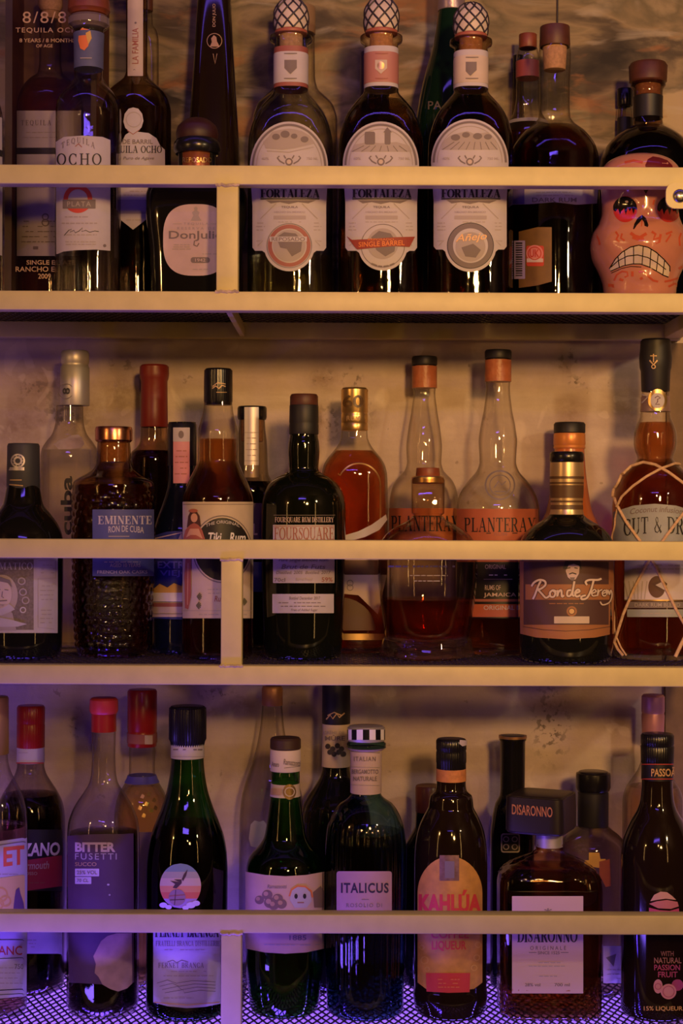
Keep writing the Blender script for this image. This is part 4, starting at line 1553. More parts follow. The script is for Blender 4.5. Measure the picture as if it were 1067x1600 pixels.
# ================================================================== MIDDLE SHELF
# -- black portrait-label rum at the left edge
b = Bottle('rum_bottle', 'squat black rum bottle with grey capsule and old portrait label at the left end', 36, 0.100, 'mid',
           [(758, 25), (770, 27), (788, 31), (800, 40), (815, 51), (832, 59), (850, 62), (1000, 61), (1040, 58)], n=2.2)
b.body(BLACKG)
CAPG = paint('charcoal capsule paper', (0.045, 0.045, 0.055), rough=0.55)
cp = b.turned('capsule', [(693, 24), (697, 25), (764, 26)], CAPG, bev=0.001)
e = b.label('emblem', hw=25.4, parent=cp)
e.ring(28, 720, 8.5, 11, SILVER, 0).ring(28, 720, 4, 7, SILVER, 0)
for i in range(10):
    a = i * PI / 5
    e.line([(28 + 4 * math.cos(a), 720 + 4 * math.sin(a)), (28 + 9 * math.cos(a), 720 + 9 * math.sin(a))], 1, SILVER, 0)
e.poly([(14, 735), (16, 730), (38, 730), (38, 735)], SILVER, 0)
e.line([(16, 750), (34, 750)], 1.6, GOLDINK, 0).line([(15, 757), (36, 759)], 1.6, GOLDINK, 0)
e.build('silver tree emblem')
lb = b.label()
lb.rect(-25, 90, 872, 989, PAPER)
lb.rect(-25, 53, 874, 984, paint('engraved grey', (0.20, 0.16, 0.14), rough=0.6, vary=0.3, vscale=400), 1)
lb.roman('DIPLOMATICO', -40, 51, 879, 890, PAPER, 2, T=0.2)
lb.ellipse(4, 930, 24, 32, paint('portrait oval ground', (0.46, 0.38, 0.32), rough=0.6), 2)
lb.poly([(-12, 985), (-10, 962), (-2, 950), (10, 948), (20, 958), (26, 985)], MIDINK, 3)
lb.ellipse(3, 928, 16, 22, CREAM, 4)
lb.poly([(-12, 920), (-10, 906), (2, 901), (16, 906), (20, 918), (14, 911), (0, 908)], GREYINK, 5)
lb.line([(-4, 922), (2, 921)], 1.4, GREYINK, 5).line([(8, 921), (14, 922)], 1.4, GREYINK, 5).line([(5, 924), (4, 932), (7, 934)], 1.2, GREYINK, 5).line([(-2, 939), (12, 938)], 1.8, GREYINK, 5)
lb.poly([(-10, 950), (0, 944), (16, 944), (24, 952), (12, 958), (2, 962)], PAPER, 4)
lb.poly([(-24, 972), (-4, 964), (18, 968), (42, 975), (28, 979), (-24, 980)], PAPER, 5)
for q in ((34, 908), (36, 925), (40, 938)):
    lb.ring(q[0], q[1], 4, 6, MIDINK, 3)
lb.ring(36, 953, 3, 5, PAPER, 3)
lb.line([(53, 874), (53, 984)], 1.5, PAPER, 2).line([(59, 876), (86, 876), (86, 903), (59, 904), (59, 980), (84, 983)], 1.0, MIDINK, 2)
lb.print(63, 84, 880, 898, 3, MIDINK, seed=31, layer=2)
lb.print(62, 84, 912, 940, 4, MIDINK, seed=32, layer=2).print(62, 82, 950, 976, 4, MIDINK, seed=33, layer=2)
lb.build('white label with grey engraved portrait')

# -- tall white rum at the back left
b = Bottle('rum_bottle', 'clear white rum bottle with silver screw cap and vertical black lettering, back left', 108, 0.195, 'mid',
           [(634, 21), (660, 22), (678, 27), (690, 36), (702, 43), (716, 45), (1030, 45)])
b.body(CLEAR)
b.liquid(703, L_WATER)
cp = b.turned('screw_cap', [(548, 20), (552, 22), (566, 22), (568, 21), (572, 21), (574, 22.5), (634, 23)], SILVER, dx=8)
e = b.label('emblem', hw=23.2, parent=cp)
e.ring(103, 611, 11, 12, GREYINK, 0).text('8', 98, 109, 606, 616, INK, 0, rot=1)
e.build('black ring emblem')
lb = b.label('lettering')
lb.text('cuba', 95, 113, 744, 836, INK, 0, rot=1, bold=0.03)
lb.build('black vertical lettering')
lb = b.label('shoulder_seal')
lb.poly([(84, 694), (92, 688), (104, 684), (112, 680), (122, 679), (128, 684), (131, 694), (128, 699), (110, 702), (92, 702)], paint('lilac tissue', (0.46, 0.36, 0.40), rough=0.6, vary=0.25, bump=0.4), 0)
lb.build('crumpled lilac seal')

# -- dimpled blue-label rum
def scales(t, z):
    if z < 0.010 or z > 0.182:
        return 0.0
    q = z / 0.0086
    row = math.floor(q)
    u = t * 24 / (2 * PI) + (0.5 if row % 2 else 0.0)
    a = (u - math.floor(u)) * 2 - 1
    c = (q - row) * 2 - 1
    return 0.0016 * max(0.0, 1 - a * a * 0.9 - c * c * 0.9)
b = Bottle('rum_bottle', 'dimpled amber rum bottle with broad copper stopper and blue label', 177, 0.128, 'mid',
           [(690, 25), (700, 26), (722, 27), (732, 31), (741, 43), (748, 56), (754, 62), (762, 63.5), (800, 63.5), (900, 62), (1000, 58), (1035, 54)], disp=scales, seg=208)
b.body(thin_glass('dimpled glass', (0.66, 0.50, 0.32), (0.24, 0.13, 0.06), rough=0.02), step=0.0014)
b.liquid(757, fluid('deep amber spirit', (0.40, 0.15, 0.03)), inset=0.0030)
COPPER = paint('copper foil', (0.62, 0.28, 0.16), rough=0.25, metal=1.0)
b.turned('stopper', [(667, 28), (672, 29), (688, 29), (691, 27)], COPPER)
st = b.turned('cork', [(690, 20), (722, 20)], CORK)
lb = b.label(base=0.0036)
BLUEP = paint('blue paper', (0.07, 0.08, 0.24), rough=0.55, vary=0.1)
lb.rect(147, 236, 796, 900, BLUEP)
lb.roman('EMINENTE', 155, 232, 806, 819, PAPER, 1, T=0.2)
lb.text('RON DE CUBA', 170, 221, 823, 833, PAPER, 1, tilt=1, arc=2, bold=0.01)
lb.line([(170, 838), (200, 838)], 1.2, MIDINK)
lb.print(158, 222, 874, 882, 1, MIDINK, seed=41).text('AGED 10 YEARS', 172, 216, 880, 886, MIDINK, 1)
lb.text('FRENCH OAK CASKS', 154, 226, 891, 896, PAPER, 1)
lb.build('blue paper label')

# -- red waxed bottle
b = Bottle('rum_bottle', 'dark bottle sealed in dark red wax behind the dimpled rum', 240, 0.222, 'mid',
           [(668, 21), (690, 22), (700, 28), (706, 35), (716, 39), (1035, 40)])
b.body(thin_glass('wine tint glass', (0.70, 0.55, 0.45), (0.16, 0.08, 0.06)))
b.liquid(704, fluid('garnet spirit', (0.10, 0.025, 0.02)))
b.turned('wax_seal', [(570, 21), (573, 22.5), (584, 23), (592, 22), (596, 20.5), (640, 21), (668, 21.5)], REDWAX, bev=0.0015)

# -- black bottle with pink strip
b = Bottle('rum_bottle', 'blue black rum bottle with long pink tax strip over its capsule', 284, 0.168, 'mid',
           [(660, 21.5), (740, 22), (760, 24), (785, 31), (810, 40), (832, 45), (860, 46), (1040, 46)])
b.body(BLUEBLK)
cp = b.turned('capsule', [(660, 21), (663, 22.5), (728, 22.8)], paint('inky capsule', (0.010, 0.010, 0.022), rough=0.3))
e = b.label('tax_strip', hw=23.1, parent=cp)
PINKS = paint('pink tax paper', (0.66, 0.28, 0.30), rough=0.6, vary=0.1)
e.rect(271, 296, 668, 755, PINKS)
e.rect(271, 296, 668, 690, PAPER, 1).ellipse(283, 679, 4, 6, GREYINK, 2).print(273, 294, 700, 745, 5, ROSEINK, seed=43)
e.build('pink and white paper strip')
lb = b.label()
lb.poly([(238, 838), (260, 831), (284, 829), (308, 831), (330, 838), (330, 966), (284, 968), (238, 966)], paint('royal blue paper', (0.03, 0.035, 0.20), rough=0.5, vary=0.1))
lb.line([(240, 842), (284, 832), (328, 842)], 1.6, PINKP)
lb.poly([(278, 843), (283, 833), (288, 843)], PINKP, 1)
IND = paint('violet blue ink', (0.18, 0.16, 0.52), rough=0.5)
lb.text('EXTRA', 247, 300, 877, 888, IND, 1, bold=0.02).text('VIEJO', 250, 298, 891, 902, IND, 1, bold=0.02)
lb.poly([(239, 922), (250, 912), (262, 918), (272, 911), (284, 916), (296, 911), (308, 918), (330, 912), (330, 926), (239, 926)], YELLOW, 1)
lb.rect(239, 330, 926, 940, WHITEINK, 1).rect(239, 330, 941, 964, CREAM, 1).rect(239, 330, 942, 948, ROSEINK, 2)
lb.line([(239, 959), (330, 959)], 1, GREYINK, 2)
lb.build('blue label with cream and white foot')

# -- amber rum with the pin-up label
b = Bottle('rum_bottle', 'amber rum bottle with black screw cap and cream label with black oval badge', 340, 0.098, 'mid',
           [(628, 22), (640, 23), (660, 28), (676, 31.5), (700, 32), (720, 32), (732, 36), (748, 44), (764, 51), (780, 55), (800, 55.5), (1040, 55)])
b.body(CLEAR)
b.liquid(686, fluid('cognac spirit', (0.52, 0.17, 0.03)))
cp = b.turned('screw_cap', [(576, 20), (579, 22), (600, 22.3), (627, 22.3), (633, 21)], BLACKC, flutes=40, fdepth=0.0001)
e = b.label('cap_emblem', hw=22.7, parent=cp)
e.line([(332, 607), (337, 603), (342, 607), (347, 602), (352, 604)], 1.8, GOLDINK, 0).line([(332, 604), (340, 598), (352, 600)], 1.4, GOLDINK, 0).line([(338, 613), (354, 613)], 0.8, GOLDINK, 0)
e.build('gold scribbled emblem')
lb = b.label()
lb.rect(286, 395, 784, 966, CREAM)
lb.line([(287, 788), (394, 788)], 1, GREYINK).line([(287, 954), (394, 954)], 0.8, MIDINK)
lb.hole([ell(347, 858, 46, 53)], GREYINK, 1).ellipse(347, 858, 44, 51, CREAM, 2).ellipse(347, 858, 42, 49, BLACKP, 3)
lb.text('THE ORIGINAL', 322, 373, 819, 824, PAPER, 4, arc=6)
lb.text('Tiki', 326, 346, 832, 848, WHITEINK, 4, shear=0.2, bold=0.02).text('Rum', 358, 382, 832, 848, WHITEINK, 4, shear=0.2, bold=0.02)
FIG = paint('rust drawing ink', (0.42, 0.12, 0.08), rough=0.6)
FIGL = paint('peach drawing ink', (0.68, 0.36, 0.24), rough=0.6)
HAIR = paint('dark brown ink', (0.08, 0.03, 0.025), rough=0.6)
lb.poly([(294, 824), (296, 806), (300, 798), (308, 798), (313, 806), (315, 822), (309, 826), (300, 824)], HAIR, 4)
lb.ellipse(305, 809, 5, 7, FIGL, 5)
lb.ellipse(304, 798, 6.5, 3, FIG, 6)
lb.poly([(288, 845), (292, 828), (299, 820), (305, 817), (311, 820), (317, 828), (322, 845), (318, 868), (292, 868)], FIG, 5)
lb.poly([(293, 840), (299, 826), (312, 826), (318, 842), (308, 836), (300, 836)], FIGL, 6)
lb.poly([(292, 868), (300, 868), (300, 930), (296, 952), (291, 950), (290, 900)], FIG, 4)
lb.line([(296, 880), (295, 945)], 1.2, FIGL, 5)
GRN = paint('olive leaf ink', (0.13, 0.12, 0.06), rough=0.6)
for x_, y_, sg in ((309, 932, 1), (308, 946, 1), (384, 940, -1)):
    for k in range(5):
        a = -0.9 + k * 0.45
        lb.line([(x_, y_), (x_ + sg * 7 * math.cos(a), y_ + 7 * math.sin(a))], 2, GRN, 3)
lb.print(318, 376, 918, 930, 2, MIDINK, seed=45).text('Rum', 335, 352, 931, 940, ROSEINK, 1, shear=0.2)
lb.print(310, 386, 957, 963, 1, MIDINK, seed=46)
lb.build('cream illustrated label')

# -- small bottle with the clear strip behind it
b = Bottle('rum_bottle', 'bottle with dark ringed clear stopper between the pin-up label rum and the black one', 393, 0.215, 'mid',
           [(656, 20), (672, 21), (688, 23), (740, 26), (752, 32), (764, 38), (1035, 39)])
b.body(SMOKE)
b.liquid(752, L_DARK)
b.turned('stopper', [(635, 22), (638, 23), (652, 23), (656, 22)], BLACKC)
b.turned('cork', [(656, 18), (690, 17)], CORK)
e = b.label('foil_strip', hw=24.2)
e.rect(382, 404, 636, 746, SILVER).line([(382, 676), (404, 676)], 1, MIDINK).line([(382, 720), (404, 720)], 1, MIDINK).print(384, 402, 680, 716, 4, MIDINK, seed=47)
e.build('silver foil strip')
lb = b.label()
lb.rect(378, 409, 786, 850, paint('plum paper', (0.07, 0.03, 0.09), rough=0.5)).text('L', 396, 402, 818, 836, PINKP, 1)
lb.build('plum label')
lb = b.label('foot_label')
lb.rect(384, 420, 878, 925, paint('indigo paper', (0.05, 0.06, 0.26), rough=0.5)).build('indigo label')

# -- black round-shouldered rum with three paper strips
b = Bottle('rum_bottle', 'black round-shouldered rum bottle with black neck and three white paper strips', 474, 0.108, 'mid',
           [(672, 21.5), (682, 22), (692, 23.8), (706, 24.5), (722, 23.5), (732, 23), (737, 25), (741, 32), (746, 42), (753, 51), (762, 58), (774, 63), (790, 65.5), (820, 66), (990, 62.5), (1040, 59)])
b.body(GRNBLK)
b.turned('stopper', [(616, 20.5), (620, 22), (634, 22)], WOODD)
b.turned('capsule', [(633, 22.6), (660, 23), (662, 22.5), (664, 23), (679, 23)], BLACKM)
lb = b.label('strip_label')
lb.roman('FOURSQUARE RUM DISTILLERY', 430, 521, 808, 816, PINKP, 0, T=0.2, gap=0.02)
lb.line([(428, 805), (523, 805)], 0.8, GREYINK, 0)
lb.build('white lettering')
lb = b.label()
lb.rect(427, 522, 820, 911, PAPER)
lb.line([(428, 822), (521, 822)], 1, ROSEINK)
lb.roman('FOURSQUARE', 429, 521, 824, 843, ROSEINK, 1, T=0.15, gap=0.0)
lb.text('Pure Single Blended Rum', 436, 512, 872, 879, GREYINK, 1, shear=0.2)
lb.text('Brut de Futs', 440, 508, 882, 889, GREYINK, 1, shear=0.2).text('Distilled: 2005  Bottled: 2017', 432, 516, 892, 897, GREYINK, 1, shear=0.2)
lb.text('70cl', 429, 446, 903, 909, GREYINK, 1).text('59%', 502, 519, 902, 909, ROSEINK, 1).text('Barrel Proof', 462, 488, 903, 908, MIDINK, 1)
lb.build('white main label')
lb = b.label('foot_label')
lb.rect(426, 521, 928, 958, PAPER)
lb.text('Bottled December 2017', 452, 500, 932, 937, GREYINK, 1, shear=0.2)
lb.print(430, 518, 939, 950, 2, GREYINK, seed=48).text('Free of Added Sugar', 455, 496, 951, 956, GREYINK, 1, shear=0.2)
lb.build('small white foot label')

# -- glowing red amber rum with embossed gold cap
b = Bottle('rum_bottle', 'red amber rum bottle with embossed gold screw cap and gold arch line', 553, 0.190, 'mid',
           [(670, 20), (684, 21), (694, 25), (704, 32), (716, 42), (728, 48.5), (742, 51.5), (780, 52.5), (1035, 52)], n=2.3, ratio=0.75)
b.body(CLEAR)
b.liquid(704, L_RED)
cp = b.turned('screw_cap', [(606, 19), (609, 21), (644, 21), (646, 20.3), (648, 21), (660, 21), (661, 20.5), (662, 21), (673, 21)], GOLD)
e = b.label('cap_numerals', hw=21.2, parent=cp)
e.text('60', 536, 567, 617, 637, paint('relief shadow brown', (0.10, 0.05, 0.015), rough=0.4), 1, bold=0.02).text('RUM', 542, 562, 650, 657, GOLDINK, 1)  # dark brown stands in for the shade of the embossed numerals
e.build('cap numerals in painted brown relief shade')
lb = b.label('arch_line')
rx = 33
pts = [(528, 740)] + [(561 + rx * math.cos(PI + PI * i / 20), 758 - 34 * math.sin(PI * i / 20)) for i in range(3, 21)] + [(594, 800), (593, 826)]
lb.line(pts, 2.2, GOLD, 0)
lb.build('gold arch line')
lb = b.label()
lb.poly([(540, 836), (560, 830), (580, 820), (602, 804), (604, 812), (592, 828), (570, 839), (548, 845), (540, 845)], PAPER, 1)
lb.poly([(500, 846), (604, 846), (604, 896), (590, 960), (560, 930), (520, 926), (502, 930)], CREAM, 0)
lb.rect(500, 604, 875, 898, WOODD, 1)
lb.ring(547, 911, 4, 5, GREYINK, 1).ring(547, 918, 4, 5, GREYINK, 1)
lb.poly(ell(530, 985, 56, 52, 24, PI, 2 * PI) + [(586, 985)], paint('tobacco brown paper', (0.10, 0.045, 0.02), rough=0.5), 1)
lb.rect(505, 600, 990, 1000, GOLD, 1)
lb.build('cream and brown paper label')

# -- two matching clear bottles with orange necks
def planter(label, cx, depth, capw, py, prof, col, tag_):
    b = Bottle('rum_bottle', label, cx, depth, 'mid', prof)
    b.body(CLEAR)
    cp = b.turned('stopper', [(py, capw - 1), (py + 3, capw), (py + 14, capw)], BLACKM)
    b.turned('cork', [(py + 14, 15), (py + 46, 14)], CORK)
    b.band(py + 14, py + 48, ORW, 'neck_wrap', hw=capw - 1.2)
    return b
ORW = paint('burnt orange wrap', (0.40, 0.12, 0.055), rough=0.4, vary=0.15, vscale=120, bump=0.3)
b = planter('clear long-necked bottle with black stopper behind the whisky decanter', 662, 0.230, 20, 557,
            [(572, 19), (604, 18.5), (612, 17), (640, 20), (670, 25), (700, 28), (722, 27), (734, 30), (750, 44), (762, 50), (785, 54), (1035, 54)], None, 1)
lb = b.label()
lb.rect(607, 721, 794, 850, paint('rust orange paper', (0.50, 0.15, 0.05), rough=0.6, vary=0.12)).roman('PLANTERAY', 612, 716, 806, 830, INK, 1).build('rust orange label')
b = planter('clear long-necked bottle with embossed shoulder seal and coral label', 777, 0.190, 21, 547,
            [(562, 20), (595, 19.5), (604, 18.5), (640, 22), (665, 27), (690, 30), (708, 29), (722, 28.5), (736, 33), (750, 45), (764, 55), (780, 62), (796, 65), (1035, 64)], None, 2)
b.liquid(940, fluid('tawny spirit', (0.66, 0.36, 0.13)))
e = b.label('embossed_seal', base=0.0008)
EMBG = paint('embossed glass', (0.24, 0.20, 0.24), rough=0.2, spec=0.6)
e.ring(781, 758, 21, 23.5, EMBG, 0).ring(781, 758, 15, 16.5, EMBG, 0).line([(772, 762), (779, 752), (784, 758), (790, 752)], 2, EMBG, 0).line([(772, 768), (790, 768)], 2, EMBG, 0)
e.build('embossed ring seal')
lb = b.label()
CORAL = paint('coral paper', (0.46, 0.12, 0.055), rough=0.6, vary=0.1)
lb.rect(714, 840, 795, 878, CORAL)
lb.roman('PLANTERAY', 726, 836, 809, 831, INK, 1, T=0.16).text('RUM', 772, 792, 832, 837, ROSEINK, 1)
lb.line([(760, 833), (767, 833)], 1.4, INK).line([(800, 833), (808, 833)], 1.4, INK)
lb.rect(714, 840, 878, 966, BLACKP)
lb.text('ORIGINAL', 758, 790, 882, 889, PINKP, 1).print(760, 796, 895, 902, 1, WHITEINK, seed=51, h=1.8)
lb.line([(756, 905), (800, 905)], 0.8, PINKP)
lb.text('RUMS OF', 758, 782, 914, 922, PINKP, 1).text('JAMAICA', 756, 806, 926, 934, PINKP, 1)
lb.rect(714, 840, 936, 940, ROSEINK, 1).rect(714, 840, 944, 964, CORAL, 1).text('ORIGINAL DARK', 756, 834, 946, 953, PAPER, 2)
lb.build('coral and black label')

# -- whisky decanter with glass stopper
b = Bottle('spirit_decanter', 'broad clear decanter a quarter full of red brown spirit, with cut glass stopper', 668, 0.105, 'mid',
           [(806, 24), (812, 28), (818, 40), (826, 54), (836, 66), (848, 74), (862, 78), (890, 78), (930, 75), (970, 69), (990, 66), (1010, 59), (1036, 54)], cat='decanter')
b.body(thin_glass('lead crystal', (0.88, 0.84, 0.82), (0.30, 0.22, 0.20), rough=0.02))
b.liquid(935, fluid('rust spirit', (0.66, 0.20, 0.06)), z0=0.024)
st = b.turned('glass_stopper', [(746, 24), (750, 26), (802, 25.5), (806, 22)], thin_glass('stopper glass', (0.82, 0.72, 0.62), (0.25, 0.17, 0.13)), n=5)
b.turned('gold_ring', [(744, 24), (746, 25.5), (754, 25.5), (756, 24)], GOLD, parent=st)
b.turned('cork_top', [(731, 18), (745, 19)], WOODR, parent=st)
e = b.label('etched_lettering')
ETCH = paint('etched white', (0.42, 0.38, 0.44), rough=0.7)
e.print(600, 720, 880, 890, 1, ETCH, seed=53, h=2.6, layer=0).print(640, 700, 895, 912, 2, ETCH, seed=54, h=1.2, layer=0)
e.build('white etched lettering')
e = b.label('tax_seal')
e.line([(652, 768), (690, 782)], 1.2, PINKP, 0)
v, f = lathe_geo([(0.050, 0.004), (0.0525, 0.008), (0.0505, 0.015), (0.049, 0.022)], 2, 1, 48)
mesh_obj('thick_base', v, f, fluid('base crystal', (0.86, 0.84, 0.86), ior=1.5), b.root)

# -- black squat rum with tan label
b = Bottle('rum_bottle', 'squat black rum bottle with banded gold neck and dark script label', 885, 0.090, 'mid',
           [(722, 25), (745, 25.5), (790, 24), (804, 26), (812, 36), (820, 50), (828, 60), (838, 68), (850, 73), (866, 75), (985, 74), (1036, 70)])
b.body(BLACKG)
b.turned('stopper', [(706, 25), (709, 26.5), (720, 26.5), (723, 25)], BLACKC)
nb = b.band(722, 804, paint('brass neck foil', (0.62, 0.44, 0.24), rough=0.32, metal=0.7), 'neck_foil')
for q0, q1 in ((744, 748), (753, 756), (758, 778), (782, 785), (789, 796)):
    b.band(q0, q1, paint('dark brown stripe', (0.10, 0.05, 0.025), rough=0.4), 'foil_stripe', off=0.001, parent=nb)
lb = b.label()
DKL = paint('mulberry brown paper', (0.085, 0.038, 0.034), rough=0.55)
TAN = paint('copper brown paper', (0.34, 0.14, 0.055), rough=0.55)
lb.poly([(812, 876), (958, 876), (958, 990), (930, 996), (884, 999), (838, 996), (813, 990)], TAN)
lb.rect(819, 950, 878, 976, DKL, 1)
lb.line([(818, 979), (850, 984), (884, 986), (920, 984), (952, 979)], 1, DKL)
lb.rect(822, 951, 913, 937, TAN, 2)
SCR = paint('ivory script ink', (0.66, 0.52, 0.44), rough=0.55)
# lettering written as brush strokes
def script(lb, x, y, k, pts, w=3.0, layer=4):
    q = []
    n = len(pts)
    for i in range(n - 1):
        p0, p1, p2, p3 = pts[max(i - 1, 0)], pts[i], pts[i + 1], pts[min(i + 2, n - 1)]
        for j in range(4):
            t = j / 4
            q.append(tuple(0.5 * (2 * p1[c] + (p2[c] - p0[c]) * t + (2 * p0[c] - 5 * p1[c] + 4 * p2[c] - p3[c]) * t * t + (3 * p1[c] - p0[c] - 3 * p2[c] + p3[c]) * t ** 3) for c in (0, 1)))
    pts = q + [pts[-1]]
    lb.line([(x + p[0] * k, y + p[1] * k) for p in pts], w + 2.0, DKL, layer - 1)
    lb.line([(x + p[0] * k, y + p[1] * k) for p in pts], w, SCR, layer)
script(lb, 834, 908, 1, [(0, 28), (3, 22), (8, 8), (12, 0)])
script(lb, 836, 908, 1, [(-4, 8), (0, 2), (8, -2), (16, 0), (17, 6), (10, 12), (6, 13), (12, 20), (18, 26), (24, 22)])
script(lb, 860, 920, 1, [(4, 2), (0, 6), (1, 12), (6, 12), (8, 6), (4, 2), (10, 4)])
script(lb, 872, 920, 1, [(0, 2), (-1, 12), (1, 5), (5, 2), (6, 12), (9, 10)])
script(lb, 886, 918, 1, [(6, 4), (1, 5), (0, 12), (4, 13), (8, 6), (11, -10), (8, 10), (11, 13)])
script(lb, 898, 918, 1, [(0, 9), (7, 6), (4, 3), (0, 8), (2, 14), (8, 12)])
script(lb, 910, 906, 1, [(6, 8), (4, 3), (10, 0), (22, 0), (28, -2)])
script(lb, 912, 906, 1, [(14, 1), (10, 16), (4, 28), (-4, 30), (-4, 26), (2, 24)])
script(lb, 924, 918, 1, [(0, 9), (6, 6), (3, 3), (-1, 8), (1, 13), (7, 12)], 2)
script(lb, 933, 919, 1, [(0, 2), (-1, 12), (1, 5), (6, 2)], 2)
script(lb, 940, 919, 1, [(0, 8), (5, 6), (3, 3), (-1, 7), (1, 12), (5, 11)], 2)
script(lb, 946, 921, 1, [(0, 0), (0, 8), (2, 1), (4, 8), (6, 1), (8, 9), (4, 20), (-6, 24), (-10, 19)], 2)
lb.print(848, 924, 940, 946, 1, TAN, seed=55, layer=2)
lb.ring(893, 955, 5, 8, TAN, 2).ellipse(893, 955, 4, 4, GOLDINK, 2)
lb.rect(866, 920, 963, 974, CREAM, 2).print(870, 916, 977, 979, 1, TAN, seed=56, layer=2)
# pale bearded face above the script
lb.poly([(884, 884), (887, 878), (900, 878), (905, 884), (904, 896), (899, 905), (893, 907), (887, 902), (884, 893)], PINKP, 3)
lb.poly([(880, 888), (883, 877), (906, 877), (908, 890), (904, 884), (896, 881), (888, 883), (885, 890)], INK, 4)
lb.line([(886, 888), (891, 887)], 1.4, INK, 4).line([(897, 887), (902, 888)], 1.4, INK, 4).line([(889, 897), (894, 895), (900, 897)], 1.8, INK, 4).poly([(890, 902), (898, 902), (896, 907), (892, 907)], GREYINK, 4)
lb.build('dark brown label with ivory script and copper frame')

# -- orange necked bottle behind it
b = Bottle('rum_bottle', 'bottle in orange neck foil with black stopper behind the banded-neck rum', 889, 0.220, 'mid',
           [(700, 23), (730, 25), (770, 30), (800, 36), (820, 45), (850, 48), (1036, 48)])
b.body(paint('orange frosted glass', (0.50, 0.14, 0.04), rough=0.25, spec=0.5))
b.turned('stopper', [(660, 23), (663, 24.5), (676, 24.5), (678, 23)], BLACKM)
b.turned('neck_foil', [(677, 24.5), (694, 25), (696, 24), (700, 25), (702, 24)], paint('orange foil', (0.66, 0.24, 0.06), rough=0.35, metal=0.3))

# -- raffia-strung bottle at the right end
b = Bottle('rum_bottle', 'round amber bottle tied in crossed raffia strings at the right end of the middle shelf', 1023, 0.130, 'mid',
           [(606, 21), (640, 22.5), (652, 24), (664, 29), (678, 33), (694, 33.5), (706, 31), (716, 27.5), (722, 31), (730, 41), (742, 52), (756, 60), (772, 64.5), (792, 66), (985, 66), (1036, 63)])
b.body(CLEAR)
b.liquid(660, fluid('tea amber spirit', (0.50, 0.15, 0.035)))
cp = b.turned('capsule', [(530, 21.5), (533, 23.5), (545, 24), (560, 25.5), (575, 24.5), (580, 23), (612, 22)], BLACKM)
e = b.label('cap_emblem', hw=26.0, parent=cp)
e.line([(1016, 556), (1026, 556)], 1.6, GOLDINK, 0).line([(1021, 553), (1021, 566)], 1.8, GOLDINK, 0).line([(1015, 563), (1021, 570), (1027, 563)], 2.4, GOLDINK, 0).ring(1021, 573, 2, 3.5, GOLDINK, 0)
e.build('gold tree emblem')
nb = b.band(618, 642, paint('taupe foil', (0.34, 0.22, 0.20), rough=0.4, metal=0.4), 'neck_label')
e = b.label('medallion', hw=23.5, parent=nb, base=0.0014)
e.ellipse(1027, 625, 14, 17, GOLD, 0).ellipse(1027, 626, 10, 12, PAPER, 1).line([(1023, 622), (1027, 619), (1031, 622), (1027, 624), (1027, 628), (1024, 632), (1030, 632)], 1.4, paint('plum ink', (0.12, 0.04, 0.10), rough=0.6), 2)
e.line([(1004, 616), (1013, 620), (1004, 630)], 2, MIDINK, 0)
e.build('oval white medallion')
lb = b.label()
GBP = paint('grey blue paper', (0.32, 0.34, 0.36), rough=0.6, vary=0.1)
LAV = paint('lavender paper', (0.58, 0.50, 0.58), rough=0.6, vary=0.08)
lb.poly([(958, 800), (990, 790), (1023, 787), (1056, 790), (1088, 800), (1088, 850), (958, 850)], GBP)
lb.text('Coconut infusion', 985, 1066, 795, 804, GREYINK, 1, arc=4, shear=0.2)
lb.roman('CUT & DRY', 975, 1082, 812, 838, INK, 1, arc=5)
lb.rect(976, 1088, 850, 938, LAV).print(982, 1080, 880, 892, 2, MIDINK, seed=57)
lb.ellipse(1026, 917, 13, 17, paint('coconut brown ink', (0.10, 0.04, 0.025), rough=0.6), 1).poly([(1018, 912), (1034, 905), (1042, 912), (1036, 928)], HAIR, 2)
lb.poly([(1024, 914), (1036, 908), (1038, 922)], PAPER, 3)
for k in range(6):
    lb.line([(982 + k * 5, 936), (976 + k * 7, 908)], 1.4, MIDINK, 1)
lb.line([(976, 938), (1088, 938)], 2, GOLD, 1)
lb.rect(980, 1088, 940, 950, GREYINK).text('DARK RUM BLEND', 992, 1062, 942, 948, MIDINK, 1)
lb.rect(980, 1088, 952, 964, GBP).print(1000, 1060, 956, 961, 1, MIDINK, seed=58)
lb.build('grey and lavender label')
# raffia: strings drawn tight over shoulder, crossing and meeting at knots
RAF = paint('raffia', (0.62, 0.40, 0.25), rough=0.8, vary=0.25, vscale=300)
def strung(pts, r, name='raffia_string', off=0.0016):
    P3 = []
    for i in range(len(pts) - 1):
        for k in range(5):
            t = k / 5
            P3.append(b.surf(pts[i][0] + (pts[i + 1][0] - pts[i][0]) * t, pts[i][1] + (pts[i + 1][1] - pts[i][1]) * t, off))
    P3.append(b.surf(*pts[-1], off))
    v, f = tube_geo(P3, r, 8, 0.6)
    return mesh_obj(name, v, f, RAF, b.root)
strung([(962, 762), (972, 742), (988, 728), (1006, 722), (1024, 726), (1044, 738), (1060, 750), (1078, 764)], 0.0016)
strung([(966, 792), (974, 776), (990, 760), (1010, 745), (1032, 732), (1052, 724), (1066, 726)], 0.0014, off=0.0026)
strung([(960, 762), (959, 776), (966, 790), (980, 816), (1004, 850), (1024, 885), (1040, 920), (1056, 954), (1068, 976)], 0.0016)
strung([(1074, 790), (1058, 812), (1038, 840), (1012, 880), (992, 920), (976, 960), (967, 990), (963, 1003), (968, 1014), (976, 1024)], 0.0016, off=0.0026)
strung([(966, 795), (961, 815), (958, 835), (956, 870), (958, 940), (961, 980), (965, 996), (972, 1012), (980, 1024)], 0.0010)
strung([(1088, 960), (1076, 980), (1064, 1004), (1054, 1026)], 0.0020)
strung([(1092, 985), (1080, 1002), (1069, 1025)], 0.0012)

